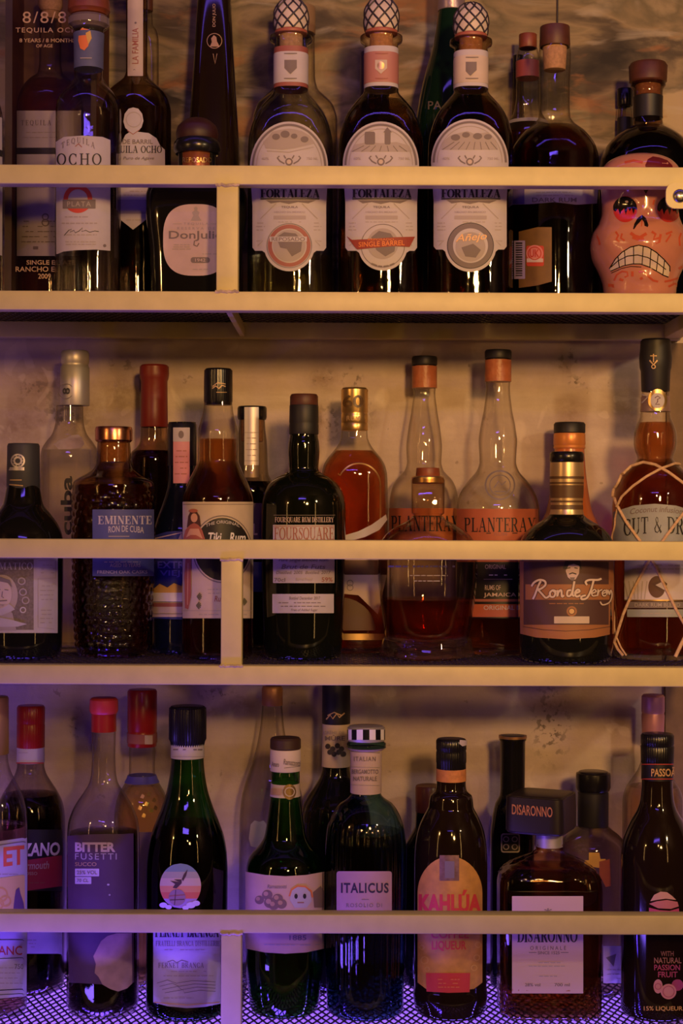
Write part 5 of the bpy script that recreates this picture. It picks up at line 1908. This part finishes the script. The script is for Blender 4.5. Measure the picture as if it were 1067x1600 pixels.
# ================================================================== BOTTOM SHELF
# -- cut off at the left edge
b = Bottle('vermouth_bottle', 'clear bottle with white and yellow label cut off at the bottom shelf left end', -10, 0.098, 'low',
           [(1176, 21), (1190, 22), (1206, 26), (1226, 36), (1248, 46), (1270, 51), (1300, 52.5), (1625, 52)])
b.body(CLEAR)
b.liquid(1290, fluid('faded rose spirit', (0.62, 0.36, 0.28)))
b.turned('capsule', [(1088, 21), (1091, 22), (1178, 22.5)], paint('bronze capsule', (0.46, 0.26, 0.10), rough=0.4, metal=0.4))
lb = b.label()
lb.poly([(-60, 1318), (0, 1314), (42, 1308), (42, 1556), (0, 1560), (-60, 1562)], PAPER)
lb.line([(-58, 1323), (0, 1320), (41, 1314)], 1.6, GREYINK)
lb.text('ET', 5, 38, 1322, 1352, paint('tomato red ink', (0.72, 0.12, 0.04), rough=0.6), 1, bold=0.03, tilt=-4)
lb.poly([(-60, 1382), (0, 1372), (40, 1366), (40, 1424), (-60, 1426)], paint('straw yellow ink', (0.72, 0.50, 0.16), rough=0.6), 1)
lb.print(-20, 36, 1362, 1370, 1, MIDINK, seed=60)
for q in ((0, 1398, 12), (8, 1408, 9), (-4, 1412, 10)):
    lb.ring(q[0], q[1], q[2] - 2.5, q[2], YELLOW, 2)
lb.poly([(20, 1420), (22, 1402), (24, 1390), (29, 1386), (31, 1396), (36, 1410), (38, 1420)], paint('dusky violet ink', (0.14, 0.07, 0.14), rough=0.6), 2)
lb.line([(-60, 1468), (38, 1468)], 1, INK).text('BLANC', -20, 34, 1478, 1492, REDINK, 1, bold=0.01)
lb.line([(-60, 1500), (38, 1496)], 1, INK).print(-20, 36, 1508, 1540, 4, MIDINK, seed=61).text('750', 22, 36, 1506, 1514, GREYINK, 1)
lb.line([(-60, 1550), (38, 1545)], 1.5, INK).line([(-60, 1557), (38, 1552)], 1, INK)
lb.build('white and yellow label')

# -- dark vermouth behind it
b = Bottle('vermouth_bottle', 'dark vermouth bottle with glossy red screw cap and white collar behind the cut off bottle', 47, 0.190, 'low',
           [(1166, 20.5), (1196, 21), (1208, 24), (1222, 32), (1238, 42), (1254, 49.5), (1272, 53), (1300, 54), (1620, 53)])
b.body(thin_glass('vermouth glass', (0.72, 0.66, 0.62), (0.18, 0.14, 0.16)))
b.liquid(1240, fluid('black cherry wine', (0.03, 0.012, 0.012)))
b.turned('screw_cap', [(1102, 20), (1105, 21.5), (1128, 21.5), (1130, 20.8), (1132, 21.5), (1168, 21.5)], REDC, flutes=36, fdepth=0.00012)
nb = b.band(1168, 1194, PAPER, 'collar')
lb = b.label('collar_print', hw=21.8, parent=nb, base=0.0012)
lb.line([(27, 1192), (67, 1192)], 2, REDINK, 0).line([(30, 1176), (44, 1176)], 1, MIDINK, 0).build('red rule')
lb = b.label()
lb.rect(-6, 98, 1296, 1392, BLACKP)
lb.text('CINZANO', 2, 93, 1317, 1338, WHITEINK, 1, bold=0.03, tilt=-3, shear=0.1)
lb.poly([(40, 1344), (96, 1336), (97, 1384), (40, 1392)], paint('magenta red paper', (0.42, 0.03, 0.07), rough=0.55), 1)
lb.text('Vermouth', 30, 76, 1346, 1358, PINKP, 2, shear=0.2, tilt=-2).text('ROSSO', 36, 58, 1362, 1367, PINKP, 2)
lb.print(40, 70, 1376, 1382, 1, ROSEINK, seed=62, layer=2)
lb.rect(-6, 98, 1452, 1490, LAV).print(20, 60, 1466, 1482, 3, MIDINK, seed=63)
lb.build('black and magenta label')

# -- purple-label bitter
b = Bottle('bitter_bottle', 'clear bottle with flared red orange stopper and torn dark purple label', 161, 0.103, 'low',
           [(1142, 18.5), (1152, 18.5), (1180, 18), (1205, 19), (1222, 22), (1236, 30), (1252, 41), (1268, 49), (1286, 54.5), (1306, 56), (1560, 56), (1625, 52)])
b.body(CLEAR)
b.liquid(1300, fluid('blackcurrant bitter', (0.030, 0.012, 0.018)))
b.turned('stopper', [(1090, 20.5), (1093, 22), (1110, 22.5), (1115, 21)], REDBR, bev=0.0014)
b.band(1115, 1145, REDC, 'neck_foil')
lb = b.label()
AUB = paint('aubergine paper', (0.085, 0.040, 0.070), rough=0.55, vary=0.08)
OLDP = paint('bare ochre paper', (0.40, 0.26, 0.18), rough=0.75, vary=0.25, vscale=60)
lb.poly([(106, 1306), (130, 1304), (161, 1303), (192, 1303), (208, 1302), (209, 1535), (161, 1538), (108, 1535)], AUB)
lb.text('BITTER', 118, 180, 1316, 1331, PINKP, 1, bold=0.045).text('FUSETTI', 118, 182, 1333, 1343, MIDINK, 1, spacing=1.3)
lb.text('SUCCO', 118, 151, 1347, 1353, GOLDINK, 1)
lb.rect(118, 155, 1357, 1369, LAV, 1, r=1).text('25% VOL', 121, 152, 1360, 1366, GREYINK, 2).rect(118, 143, 1370, 1381, LAV, 1, r=1).text('70 CL', 121, 139, 1373, 1378, GREYINK, 2)
lb.ellipse(169, 1382, 2, 1.5, PAPER, 1).ellipse(171, 1398, 1.5, 1.5, MIDINK, 1)
lb.poly([(158, 1470), (168, 1462), (182, 1458), (205, 1458), (206, 1536), (198, 1544), (184, 1549), (172, 1545), (160, 1538), (154, 1526), (148, 1520), (150, 1506), (146, 1494), (152, 1482)], OLDP, 1)
lb.build('torn aubergine label showing ochre backing')

# -- blue-collared gold bottle behind
b = Bottle('liqueur_bottle', 'clear gold liqueur bottle with tall red cap and blue collar, behind the torn-label bitter', 221, 0.210, 'low',
           [(1164, 20), (1205, 20), (1214, 22), (1224, 27), (1236, 34), (1252, 40), (1275, 43), (1300, 43), (1622, 42)])
b.body(CLEAR)
b.liquid(1226, fluid('gold liqueur', (0.86, 0.62, 0.22)))
cp = b.turned('cap', [(1077, 21.5), (1080, 23), (1140, 23), (1142, 22.3), (1144, 23), (1166, 22.5)], REDC)
b.band(1148, 1163, ROSEINK, 'cap_band', hw=22.8, parent=cp)
e = b.label('cap_label', hw=23.8, parent=cp)
e.rect(226, 238, 1149, 1163, CREAM).build('cream cap label')
b.band(1215, 1226, paint('ultramarine ribbon', (0.08, 0.07, 0.50), rough=0.5), 'collar', off=0.001)
lb = b.label('gold_flakes')
for i, (x_, y_) in enumerate(((214, 1238), (222, 1244), (232, 1240), (240, 1250), (228, 1256), (218, 1262), (236, 1266), (224, 1274), (242, 1262))):
    lb.poly([(x_ - 3, y_ + 2), (x_, y_ - 4), (x_ + 4, y_ - 1), (x_ + 2, y_ + 4)], GOLD, 0)
lb.build('gold flakes')
lb = b.label()
lb.rect(178, 264, 1300, 1420, paint('violet grey label', (0.22, 0.14, 0.24), rough=0.6)).build('violet grey label')

# -- green tapering bottle with eagle
b = Bottle('bitter_bottle', 'tapered dark green bottle with black cap and round eagle emblem', 292, 0.103, 'low',
           [(1156, 25), (1188, 25.5), (1210, 27.5), (1235, 32), (1260, 40), (1285, 50), (1310, 58), (1335, 62), (1365, 63.5), (1580, 63), (1625, 58)])
b.body(thin_glass('bitter green glass', (0.12, 0.36, 0.13), (0.015, 0.06, 0.02)))
b.liquid(1285, fluid('black herb bitter', (0.014, 0.010, 0.006)))
cp = b.turned('screw_cap', [(1103, 26), (1106, 28.5), (1118, 29), (1154, 29), (1158, 27), (1166, 25.5)], BLACKC, flutes=44, fdepth=0.0003)
nb = b.band(1164, 1187, PAPER, 'neck_label')
e = b.label('neck_print', hw=26, parent=nb, base=0.0012)
e.print(270, 292, 1168, 1174, 1, GREYINK, seed=64, h=2, layer=0).print(300, 318, 1168, 1174, 1, GREYINK, seed=65, h=2, layer=0).line([(270, 1182), (318, 1182)], 1, MIDINK, 0)
e.build('grey print')
lb = b.label('eagle_emblem')
cx_, cy_, rx_, ry_ = 282, 1384, 31.5, 35
bands_ = [(1349, 1362, (0.20, 0.30, 0.24)), (1362, 1372, (0.42, 0.40, 0.24)), (1372, 1384, (0.62, 0.48, 0.30)), (1384, 1394, (0.70, 0.30, 0.12)), (1394, 1404, (0.66, 0.16, 0.07)), (1404, 1419, (0.40, 0.26, 0.50))]
for i, (ya_, yb_, c_) in enumerate(bands_):
    lp, rp = [], []
    for k in range(9):
        y_ = ya_ + (yb_ - ya_) * k / 8
        d_ = max(0.0, 1 - ((y_ - cy_) / ry_) ** 2) ** 0.5 * rx_
        lp.append((cx_ - d_ - 0.3, y_))
        rp.append((cx_ + d_ + 0.3, y_))
    lb.poly(lp + rp[::-1], paint('emblem stripe %d' % i, c_, rough=0.55), 0)
BIRD = paint('eagle brown ink', (0.07, 0.035, 0.02), rough=0.6)
lb.poly([(256, 1369), (264, 1370), (272, 1374), (278, 1377), (282, 1378), (286, 1370), (292, 1362), (293, 1358), (287, 1366), (284, 1374), (284, 1380), (276, 1388), (270, 1387), (274, 1381), (266, 1376)], BIRD, 1)
lb.poly([(284, 1373), (288, 1366), (293, 1359), (291, 1368), (286, 1377)], BIRD, 1)
lb.ellipse(277, 1402, 13, 13, paint('globe grey rose ink', (0.32, 0.20, 0.22), rough=0.5), 1)
lb.line([(265, 1400), (289, 1398)], 1.4, ROSEINK, 2).line([(266, 1406), (288, 1405)], 1.2, BIRD, 2).line([(275, 1390), (273, 1414)], 1, BIRD, 2)
CLOUD = paint('cloud white ink', (0.66, 0.56, 0.70), rough=0.6)
for q in ((256, 1414, 6), (264, 1417, 5), (298, 1414, 7), (306, 1411, 6), (290, 1418, 5)):
    lb.ellipse(*q[:2], q[2], q[2] * 0.7, CLOUD, 2)
lb.build('sunset eagle emblem')
lb = b.label()
lb.poly([(240, 1425), (344, 1425), (344, 1568), (320, 1573), (292, 1575), (262, 1572), (240, 1566)], PAPER)
lb.roman('FERNET BRANCA', 243, 341, 1446, 1464, INK, 1, T=0.24, gap=0.02)
lb.roman('FRATELLI BRANCA DISTILLERIE', 244, 342, 1470, 1478, GREYINK, 1)
lb.print(244, 340, 1480, 1488, 1, MIDINK, seed=66).line([(262, 1503), (270, 1500), (276, 1504), (284, 1500), (294, 1503)], 1.2, GREYINK)
lb.roman('FERNET BRANCA', 248, 318, 1504, 1512, GREYINK, 1, gap=0.12)
lb.print(244, 342, 1514, 1528, 2, MIDINK, seed=67)
for k in range(4):
    lb.line([(246 + k * 4, 1536 + k * 5), (262 + k * 8, 1531 + k * 5), (276 + k * 4, 1536 + k * 5), (300 + k * 4, 1532 + k * 5), (336, 1534 + k * 5)], 0.9, GREYINK)
lb.print(254, 304, 1557, 1561, 1, MIDINK, seed=68).line([(242, 1566), (292, 1570), (342, 1566)], 1.2, YELLOW)
lb.build('white lettered label')

# -- tall clear bottle behind
b = Bottle('liqueur_bottle', 'tall empty clear bottle with slim sloping neck behind the green amaro', 424, 0.232, 'low',
           [(1100, 15.5), (1106, 16), (1130, 18), (1160, 23), (1190, 31), (1220, 41), (1250, 48), (1285, 50.5), (1330, 51), (1622, 51)])
b.body(CLEAR)
b.turned('capsule', [(1072, 15), (1076, 16.5), (1102, 16.5)], paint('amber capsule', (0.50, 0.22, 0.08), rough=0.4, metal=0.3))
lb = b.label()
lb.poly([(392, 1288), (398, 1282), (406, 1284), (412, 1282), (418, 1290), (418, 1320), (410, 1326), (392, 1322), (389, 1310)], LAV)
lb.build('torn lavender label')

# -- green amaro with cream label
b = Bottle('amaro_bottle', 'dark green bottle with white neck band, gold seal and cream fruit label', 445, 0.108, 'low',
           [(1204, 22), (1212, 22.5), (1230, 22), (1250, 24), (1280, 28), (1308, 33), (1320, 40), (1332, 51), (1344, 58), (1358, 61), (1500, 61), (1540, 57), (1570, 53), (1625, 50)])
b.body(thin_glass('amaro green glass', (0.20, 0.52, 0.20), (0.02, 0.08, 0.03)))
b.liquid(1252, fluid('dark green black amaro', (0.22, 0.42, 0.09)))
cp = b.turned('stopper', [(1152, 22.5), (1155, 24), (1168, 24.3), (1171, 23)], paint('dark umber cap', (0.05, 0.022, 0.014), rough=0.5), bev=0.001)
nb = b.turned('neck_band', [(1170, 24), (1204, 24)], paint('white pink paper', (0.70, 0.58, 0.58), rough=0.6))
e = b.label('neck_print', hw=24.2, parent=nb)
e.text('Amaro', 425, 436, 1190, 1198, GREYINK, 0, tilt=1).text('Ramazzotti', 443, 469, 1187, 1196, GREYINK, 0, shear=0.2, tilt=3).line([(444, 1200), (468, 1197)], 0.8, GREYINK, 0)
e.build('dark script')
nb = b.band(1227, 1247, CREAM, 'seal_band')
e = b.label('gold_seal', hw=23.4, parent=nb, base=0.0012)
e.ellipse(452, 1237, 9.5, 12, GOLD, 0).ring(452, 1237, 6, 7.5, CREAM, 1).rect(424, 440, 1232, 1242, GOLDINK, 0).build('round gold seal')
lb = b.label()
BUFF = paint('buff paper', (0.62, 0.43, 0.30), rough=0.6, vary=0.06)
lb.poly([(384, 1362), (414, 1367), (446, 1369), (478, 1367), (506, 1362), (506, 1482), (478, 1488), (446, 1490), (414, 1488), (384, 1482)], BUFF)
TAUPE = paint('taupe fruit ink', (0.22, 0.14, 0.10), rough=0.6)
for q in ((406, 1406, 7), (418, 1398, 8), (422, 1410, 9), (434, 1404, 8), (440, 1412, 8), (428, 1414, 8)):
    lb.ellipse(q[0], q[1], q[2], q[2] * 0.95, TAUPE, 1).ellipse(q[0] - 2, q[1] - 2, q[2] * 0.45, q[2] * 0.45, GOLDINK, 2)
lb.text('Ramazzotti', 418, 448, 1382, 1388, GREYINK, 1, shear=0.2)
lb.poly([(454, 1392), (462, 1385), (476, 1386), (484, 1394), (486, 1408), (478, 1418), (460, 1418), (453, 1406)], PAPER, 2)
lb.line([(452, 1400), (455, 1390), (464, 1384), (476, 1385), (485, 1392), (487, 1402)], 2.5, ORANGE, 3)
lb.ellipse(462, 1400, 2.5, 4, INK, 3).ellipse(475, 1400, 2.5, 4, INK, 3).line([(464, 1410), (474, 1410)], 1.6, ROSEINK, 3)
lb.poly([(488, 1394), (500, 1384), (505, 1392), (505, 1418), (490, 1418)], TAUPE, 1)
lb.text('1885', 452, 478, 1461, 1469, GREYINK, 1, bold=0.01)
lb.print(412, 500, 1473, 1478, 1, MIDINK, seed=70, arc=-1)
lb.build('buff label with fruit and flower drawing')

# -- black wine bottle behind
b = Bottle('wine_bottle', 'black wine bottle with cream neck label of dark berries, standing behind', 524, 0.205, 'low',
           [(1128, 21), (1200, 21.5), (1212, 24), (1226, 32), (1244, 44), (1262, 52), (1285, 55), (1622, 54)])
b.body(BLACKG)
cp = b.turned('foil', [(1060, 21), (1063, 22), (1131, 22)], BLACKM)
e = b.label('foil_script', hw=22.3, parent=cp)
e.line([(510, 1124), (516, 1117), (520, 1123), (526, 1115), (530, 1121), (538, 1114)], 2, GOLDINK, 0).line([(512, 1118), (522, 1113), (534, 1118)], 1.6, GOLDINK, 0).build('gold scribble')
nb = b.band(1131, 1200, CREAM, 'neck_label')
e = b.label('berry_print', hw=22.4, parent=nb, base=0.0012)
e.text('CRÈME DE', 507, 537, 1141, 1147, MIDINK, 0).text('MÛRE', 509, 538, 1148, 1157, GREYINK, 0, bold=0.01)
BERRY = paint('blackberry ink', (0.04, 0.03, 0.035), rough=0.6)
for q in ((513, 1166), (520, 1170), (527, 1165), (533, 1170), (522, 1178), (536, 1178), (516, 1175), (529, 1175)):
    e.ellipse(q[0], q[1], 3.8, 4.2, BERRY, 0)
e.build('blackberry drawing')

# -- teal ribbed liqueur
def ribs(t, z):
    return 0.00075 * math.cos(36 * t) if z > 0.06 else 0.00075 * math.cos(36 * t) * max(0, (z - 0.02) / 0.04)
b = Bottle('liqueur_bottle', 'teal ribbed glass bottle with domed shoulder and black and white striped cap', 571, 0.105, 'low',
           [(1158, 27), (1161, 31), (1167, 31), (1171, 24), (1240, 23.5), (1246, 28), (1254, 40), (1264, 48), (1278, 55), (1295, 59.5), (1315, 61.5), (1345, 62), (1625, 60)], disp=None, seg=144)
b.disp = lambda t, z: ribs(t, z) if z < 0.21 else 0.0
b.body(TEALG)
b.liquid(1298, fluid('teal liqueur', (0.14, 0.24, 0.28)), inset=0.004)
cp = b.turned('cap', [(1134, 27), (1137, 29.5), (1157, 29.5)], SILVER)
e = b.label('cap_stripes', hw=29.8, parent=cp)
for k in range(9):
    a0_, a1_ = -PI / 2 + PI * k / 9, -PI / 2 + PI * (k + 1) / 9
    e.rect(572 + 29 * math.sin(a0_), 572 + 29 * math.sin(a1_), 1140, 1156, [BLACKC, WHITEINK][k % 2], 0, r=0.1)
e.build('black and white stripes')
nb = b.band(1171, 1242, PINKP, 'neck_label')
e = b.label('neck_print', hw=24.2, parent=nb, base=0.0012)
e.line([(549, 1174), (592, 1176)], 1, GREYINK, 0).text('ITALIAN', 554, 586, 1182, 1189, GREYINK, 0, spacing=1.3).text('BERGAMOTTO', 551, 590, 1202, 1209, GREYINK, 0).text('NATURALE', 553, 588, 1213, 1220, GREYINK, 0).line([(549, 1226), (592, 1227)], 0.8, MIDINK, 0)
e.line([(549, 1198), (592, 1199)], 0.8, MIDINK, 0).build('grey lettering')
lb = b.label(base=0.0012)
MAUVE = paint('mauve pink paper', (0.46, 0.28, 0.30), rough=0.6, vary=0.06)
lb.rect(527, 611, 1361, 1430, MAUVE, r=4)
lb.text('ITALICUS', 534, 606, 1379, 1395, paint('ink navy', (0.03, 0.02, 0.05), rough=0.6), 1, bold=0.03, spacing=1.15)
lb.line([(565, 1405), (576, 1405)], 1, GREYINK)
lb.text('ROSOLIO DI', 542, 596, 1411, 1417, GREYINK, 1, spacing=1.3)
lb.build('mauve pink label')

# -- brown coffee liqueur
b = Bottle('liqueur_bottle', 'brown black liqueur bottle with arched yellow label in red letters', 704, 0.103, 'low',
           [(1204, 22.5), (1228, 23), (1236, 25), (1242, 32), (1250, 34), (1260, 35), (1272, 41), (1290, 49), (1310, 54), (1335, 56.5), (1365, 57), (1540, 56.5), (1552, 58), (1625, 54)])
b.body(BROWNG)
cp = b.turned('screw_cap', [(1154, 22), (1157, 23.5), (1170, 23.5), (1172, 22.5), (1176, 23.5), (1190, 23.5), (1192, 22.8), (1206, 23)], BLACKC, flutes=40, fdepth=0.0002)
e = b.label('painted_cap_highlight', hw=23.7, parent=cp)
e.poly([(718, 1156), (730, 1157), (730, 1164), (722, 1166), (717, 1162)], LAV).build('lilac highlight painted on the cap')  # lilac patch stands in for the violet highlight on the cap
nb = b.band(1204, 1223, paint('orange neck paper', (0.62, 0.24, 0.08), rough=0.55, vary=0.2, vscale=200), 'neck_band')
lb = b.label()
KY = paint('worn yellow label', (0.60, 0.30, 0.04), rough=0.6, vary=0.2, vscale=90)
loop = [(653 + 0, 1400)] + [(703 + 50 * math.cos(PI + PI * i / 20), 1395 - 57 * math.sin(PI * i / 20)) for i in range(21)] + [(753, 1535), (740, 1545), (703, 1549), (666, 1545), (653, 1535)]
lb.poly(loop, KY)
KR = paint('liqueur red ink', (0.62, 0.05, 0.03), rough=0.55)
lb.text('KAHLÚA', 655, 751, 1390, 1426, KR, 1, bold=0.05)
lb.text('COFFEE', 674, 732, 1453, 1466, KR, 1, bold=0.01).text('LIQUEUR', 675, 728, 1470, 1486, KR, 1, bold=0.02)
for q in ((664, 1500, 6), (744, 1496, 5), (660, 1480, 4), (746, 1476, 5), (668, 1514, 4), (740, 1512, 5)):
    lb.ring(q[0], q[1], q[2] - 1.5, q[2], YELLOW, 1)
lb.poly([(666, 1520), (734, 1520), (733, 1550), (700, 1551), (667, 1549)], KR, 1)
lb.print(680, 722, 1527, 1545, 3, ORANGE, seed=71, layer=2)
lb.build('worn yellow arched label')
lb = b.label('tax_strip')
lb.rect(687, 717, 1336, 1376, paint('bronze hologram', (0.34, 0.20, 0.16), rough=0.35, metal=0.5, vary=0.3, vscale=200), 1).rect(695, 710, 1345, 1372, GREYINK, 2).build('bronze hologram strip')

# -- brown-capped bottle behind it
b = Bottle('liqueur_bottle', 'dark bottle with flat brown cap half hidden behind the yellow-label liqueur', 670, 0.215, 'low',
           [(1266, 21), (1290, 22), (1305, 30), (1325, 40), (1622, 42)])
b.body(BLACKG)
b.turned('cap', [(1227, 21), (1230, 22), (1268, 22)], paint('maroon cap', (0.13, 0.035, 0.025), rough=0.35))

# -- slim black bottle
b = Bottle('liqueur_bottle', 'slim black bottle with ringed cap behind the square almond liqueur', 800, 0.205, 'low',
           [(1232, 19), (1242, 20), (1256, 27), (1280, 32), (1300, 34), (1622, 34)])
b.body(BLACKG)
cp = b.turned('screw_cap', [(1149, 19), (1152, 21), (1156, 21), (1158, 19.5), (1234, 19)], BLACKC)
b.band(1152, 1156, paint('brown bronze ring', (0.40, 0.22, 0.14), rough=0.3, metal=0.6), 'ring', hw=21.1, parent=cp)
lb = b.label('emblem')
lb.hole([rrect(783, 812, 1302, 1332, 4)], MIDINK, 0).rect(785, 810, 1304, 1330, BLACKP, 1, r=3)
for q in ((791, 1311), (804, 1311), (791, 1323), (804, 1323)):
    lb.ring(q[0], q[1], 3.2, 4.6, MIDINK, 2)
lb.build('grey square emblem')

# -- square almond liqueur
b = Bottle('liqueur_bottle', 'square amber liqueur bottle with big black block cap and white square label', 858, 0.105, 'low',
           [(1318, 19), (1326, 19.5), (1332, 24), (1340, 40), (1350, 60), (1358, 70), (1368, 77), (1385, 80), (1420, 80), (1600, 78), (1625, 76)], n=5.5, ratio=0.60, seg=160,
           disp=lambda t, z: 0.0011 * math.sin(34 * t) * math.sin(700 * z) * (1.0 if (z < 0.035 or z > 0.150) else 0.0))
b.body(thin_glass('almond amber glass', (0.82, 0.60, 0.36), (0.20, 0.09, 0.04)), step=0.0016)
b.liquid(1352, fluid('almond amber spirit', (0.50, 0.20, 0.05)), inset=0.003)
b.band(1298, 1326, SILVER, 'neck_collar', hw=20)
BLOCK = paint('black block cap', (0.018, 0.012, 0.013), rough=0.35)
cp = b.turned('block_cap', [(1239, 43), (1241, 46), (1262, 47), (1293, 47), (1297, 45)], BLOCK, n=7, bev=0.0012, rotz=-0.42, dx=-13)
capb = b
e = Label(None, 'cap_lettering', 60, cp, 0.0004)
e.step = 8
ca_, sa_ = math.cos(0.42), math.sin(-0.42)
def capmap(px, py, off):
    # the left front face of the turned block, lettering centred on it
    u = (px - 830) * b.s * 1.08
    w_ = -47 * b.s - off
    return (u * ca_ - w_ * sa_ - 13 * b.s, u * sa_ + w_ * ca_, world(830, py, b.y - 0.035)[1] - b.zs)
e.map = capmap
e.text('DISARONNO', 800, 860, 1260, 1276, paint('copper ink', (0.50, 0.20, 0.10), rough=0.5), 0, bold=0.012)
e.build('copper lettering')
lb = b.label()
lb.rect(800, 911, 1400, 1552, paint('pearl paper', (0.62, 0.45, 0.40), rough=0.5))
lb.text('*', 850, 862, 1419, 1426, GREYINK, 1)
lb.roman('DISARONNO', 808, 902, 1452, 1472, INK, 1, T=0.2, gap=0.03).text('ORIGINALE', 828, 884, 1478, 1484, GREYINK, 1, spacing=1.6)
lb.line([(826, 1488), (838, 1488)], 1, GREYINK).line([(876, 1488), (888, 1488)], 1, GREYINK).text('SINCE 1525', 840, 874, 1486, 1491, GREYINK, 1)
lb.print(824, 884, 1501, 1512, 2, MIDINK, seed=72).print(838, 874, 1522, 1528, 1, MIDINK, seed=73)
lb.text('28% vol', 820, 844, 1536, 1541, GREYINK, 1).text('700 ml', 866, 890, 1536, 1541, GREYINK, 1)
lb.build('pearl white square label')

# -- clear bottle with big black cap
b = Bottle('liqueur_bottle', 'clear bottle with broad black mushroom cap and black collar, behind the block-capped liqueur', 926, 0.190, 'low',
           [(1290, 23), (1296, 30), (1304, 40), (1314, 48), (1326, 51), (1622, 50)])
b.body(SMOKE)
b.turned('cap', [(1205, 23), (1208, 26.5), (1212, 27), (1230, 27), (1235, 25), (1237, 20)], BLACKC, bev=0.0012)
b.turned('collar', [(1236, 22.5), (1238, 24), (1290, 24)], BLACKM)
lb = b.label()
lb.poly([(912, 1344), (920, 1344), (920, 1332), (936, 1332), (938, 1342), (946, 1342), (944, 1350), (936, 1356), (924, 1354), (914, 1350)], YELLOW)
lb.poly([(936, 1346), (952, 1342), (954, 1384), (946, 1386), (936, 1366)], paint('brick paper', (0.34, 0.08, 0.05), rough=0.6, vary=0.25), 1)
lb.build('ochre and brick label')
lb = b.label('foot_label')
lb.rect(942, 973, 1478, 1536, LAV, 0).poly([(946, 1496), (962, 1490), (958, 1510)], GREYINK, 1).print(948, 972, 1512, 1532, 3, MIDINK, seed=74)
lb.build('lilac label')

# -- pink capped gold bottle behind the last one
b = Bottle('liqueur_bottle', 'pale gold bottle with dusty pink capsule behind the black bottle at the right end', 1019, 0.220, 'low',
           [(1148, 16), (1180, 17), (1200, 22), (1216, 32), (1232, 42), (1248, 46.5), (1270, 47), (1622, 47)])
b.body(CLEAR)
b.liquid(1228, L_PALE)
b.turned('capsule', [(1085, 16), (1088, 18), (1112, 18), (1114, 17), (1118, 18), (1150, 17)], paint('dusty pink foil', (0.46, 0.20, 0.22), rough=0.4, metal=0.3))

# -- black passion fruit liqueur
b = Bottle('liqueur_bottle', 'black bottle with red ringed neck lettering and pink fruit drawing at the right end', 1026, 0.103, 'low',
           [(1188, 24), (1222, 24), (1250, 26), (1266, 31), (1282, 40), (1300, 48), (1320, 54), (1345, 56), (1625, 55)])
b.body(BROWNG)
cp = b.turned('screw_cap', [(1146, 24), (1149, 25.5), (1162, 25.5), (1164, 24.6), (1166, 25.8), (1192, 25.2)], BLACKC, flutes=44, fdepth=0.0002)
nb = b.band(1190, 1221, BLACKP, 'neck_label')
e = b.label('neck_print', hw=24.6, parent=nb, base=0.0012)
e.line([(1003, 1194), (1050, 1194)], 1.4, REDINK, 0).line([(1003, 1217), (1050, 1217)], 1.4, REDINK, 0).text('PASSOÃ', 1018, 1054, 1198, 1213, paint('brass ink', (0.62, 0.36, 0.14), rough=0.5), 0, bold=0.02)
e.build('brass lettering between red rings')
lb = b.label('flower_emblem')
PK = paint('fuchsia ink', (0.52, 0.07, 0.14), rough=0.5)
lb.poly([(1016, 1408), (1022, 1398), (1032, 1393), (1042, 1394), (1050, 1400), (1056, 1406), (1040, 1404), (1026, 1406)], paint('pale pink ink', (0.62, 0.34, 0.26), rough=0.5), 0)
lb.poly([(1014, 1412), (1026, 1408), (1042, 1406), (1058, 1409), (1060, 1416), (1048, 1420), (1028, 1419)], paint('rose pink ink', (0.56, 0.18, 0.18), rough=0.5), 0)
lb.poly([(1014, 1424), (1014, 1418), (1030, 1422), (1046, 1423), (1060, 1419), (1061, 1426), (1046, 1427), (1028, 1427)], PK, 0)
lb.build('pink flower emblem')
lb = b.label('fruit_print')
RI = paint('raspberry ink', (0.36, 0.05, 0.09), rough=0.5)
BR2 = paint('dull brass ink', (0.36, 0.16, 0.08), rough=0.5)
lb.text('WITH', 1032, 1052, 1486, 1494, BR2, 0).text('NATURAL', 1022, 1064, 1496, 1505, BR2, 0).text('PASSION', 1022, 1062, 1507, 1516, RI, 0, bold=0.02).text('FRUIT', 1028, 1058, 1518, 1527, RI, 0, bold=0.02)
FR_ = paint('fruit flesh ink', (0.60, 0.26, 0.22), rough=0.5)
lb.ellipse(1028, 1541, 7, 11, FR_, 0).ellipse(1058, 1539, 9, 9, RI, 0).ellipse(1044, 1549, 12, 12, FR_, 1).ring(1044, 1549, 8, 9, RI, 2).ring(1028, 1541, 4, 5, RI, 1)
lb.text('15% LIQUEUR', 1006, 1066, 1572, 1580, YELLOW, 0)
lb.build('pink fruit drawing and lettering')

# ------------------------------------------------------------------ the rest of the dim bar room
ROOM = paint('dark room plaster', (0.10, 0.06, 0.05), rough=0.9)
for nm, bb in (('wall_left', (-1.7, -1.6, -3.6, 0.375, -1.25, 1.25)), ('wall_right', (1.6, 1.7, -3.6, 0.375, -1.25, 1.25)), ('wall_front', (-1.7, 1.7, -3.7, -3.6, -1.25, 1.25)),
               ('floor', (-1.7, 1.7, -3.7, 0.375, -1.25, -1.15)), ('ceiling', (-1.7, 1.7, -3.7, 0.375, 1.15, 1.25))):
    o = box(nm, *bb, ROOM)
    o['kind'] = 'structure'
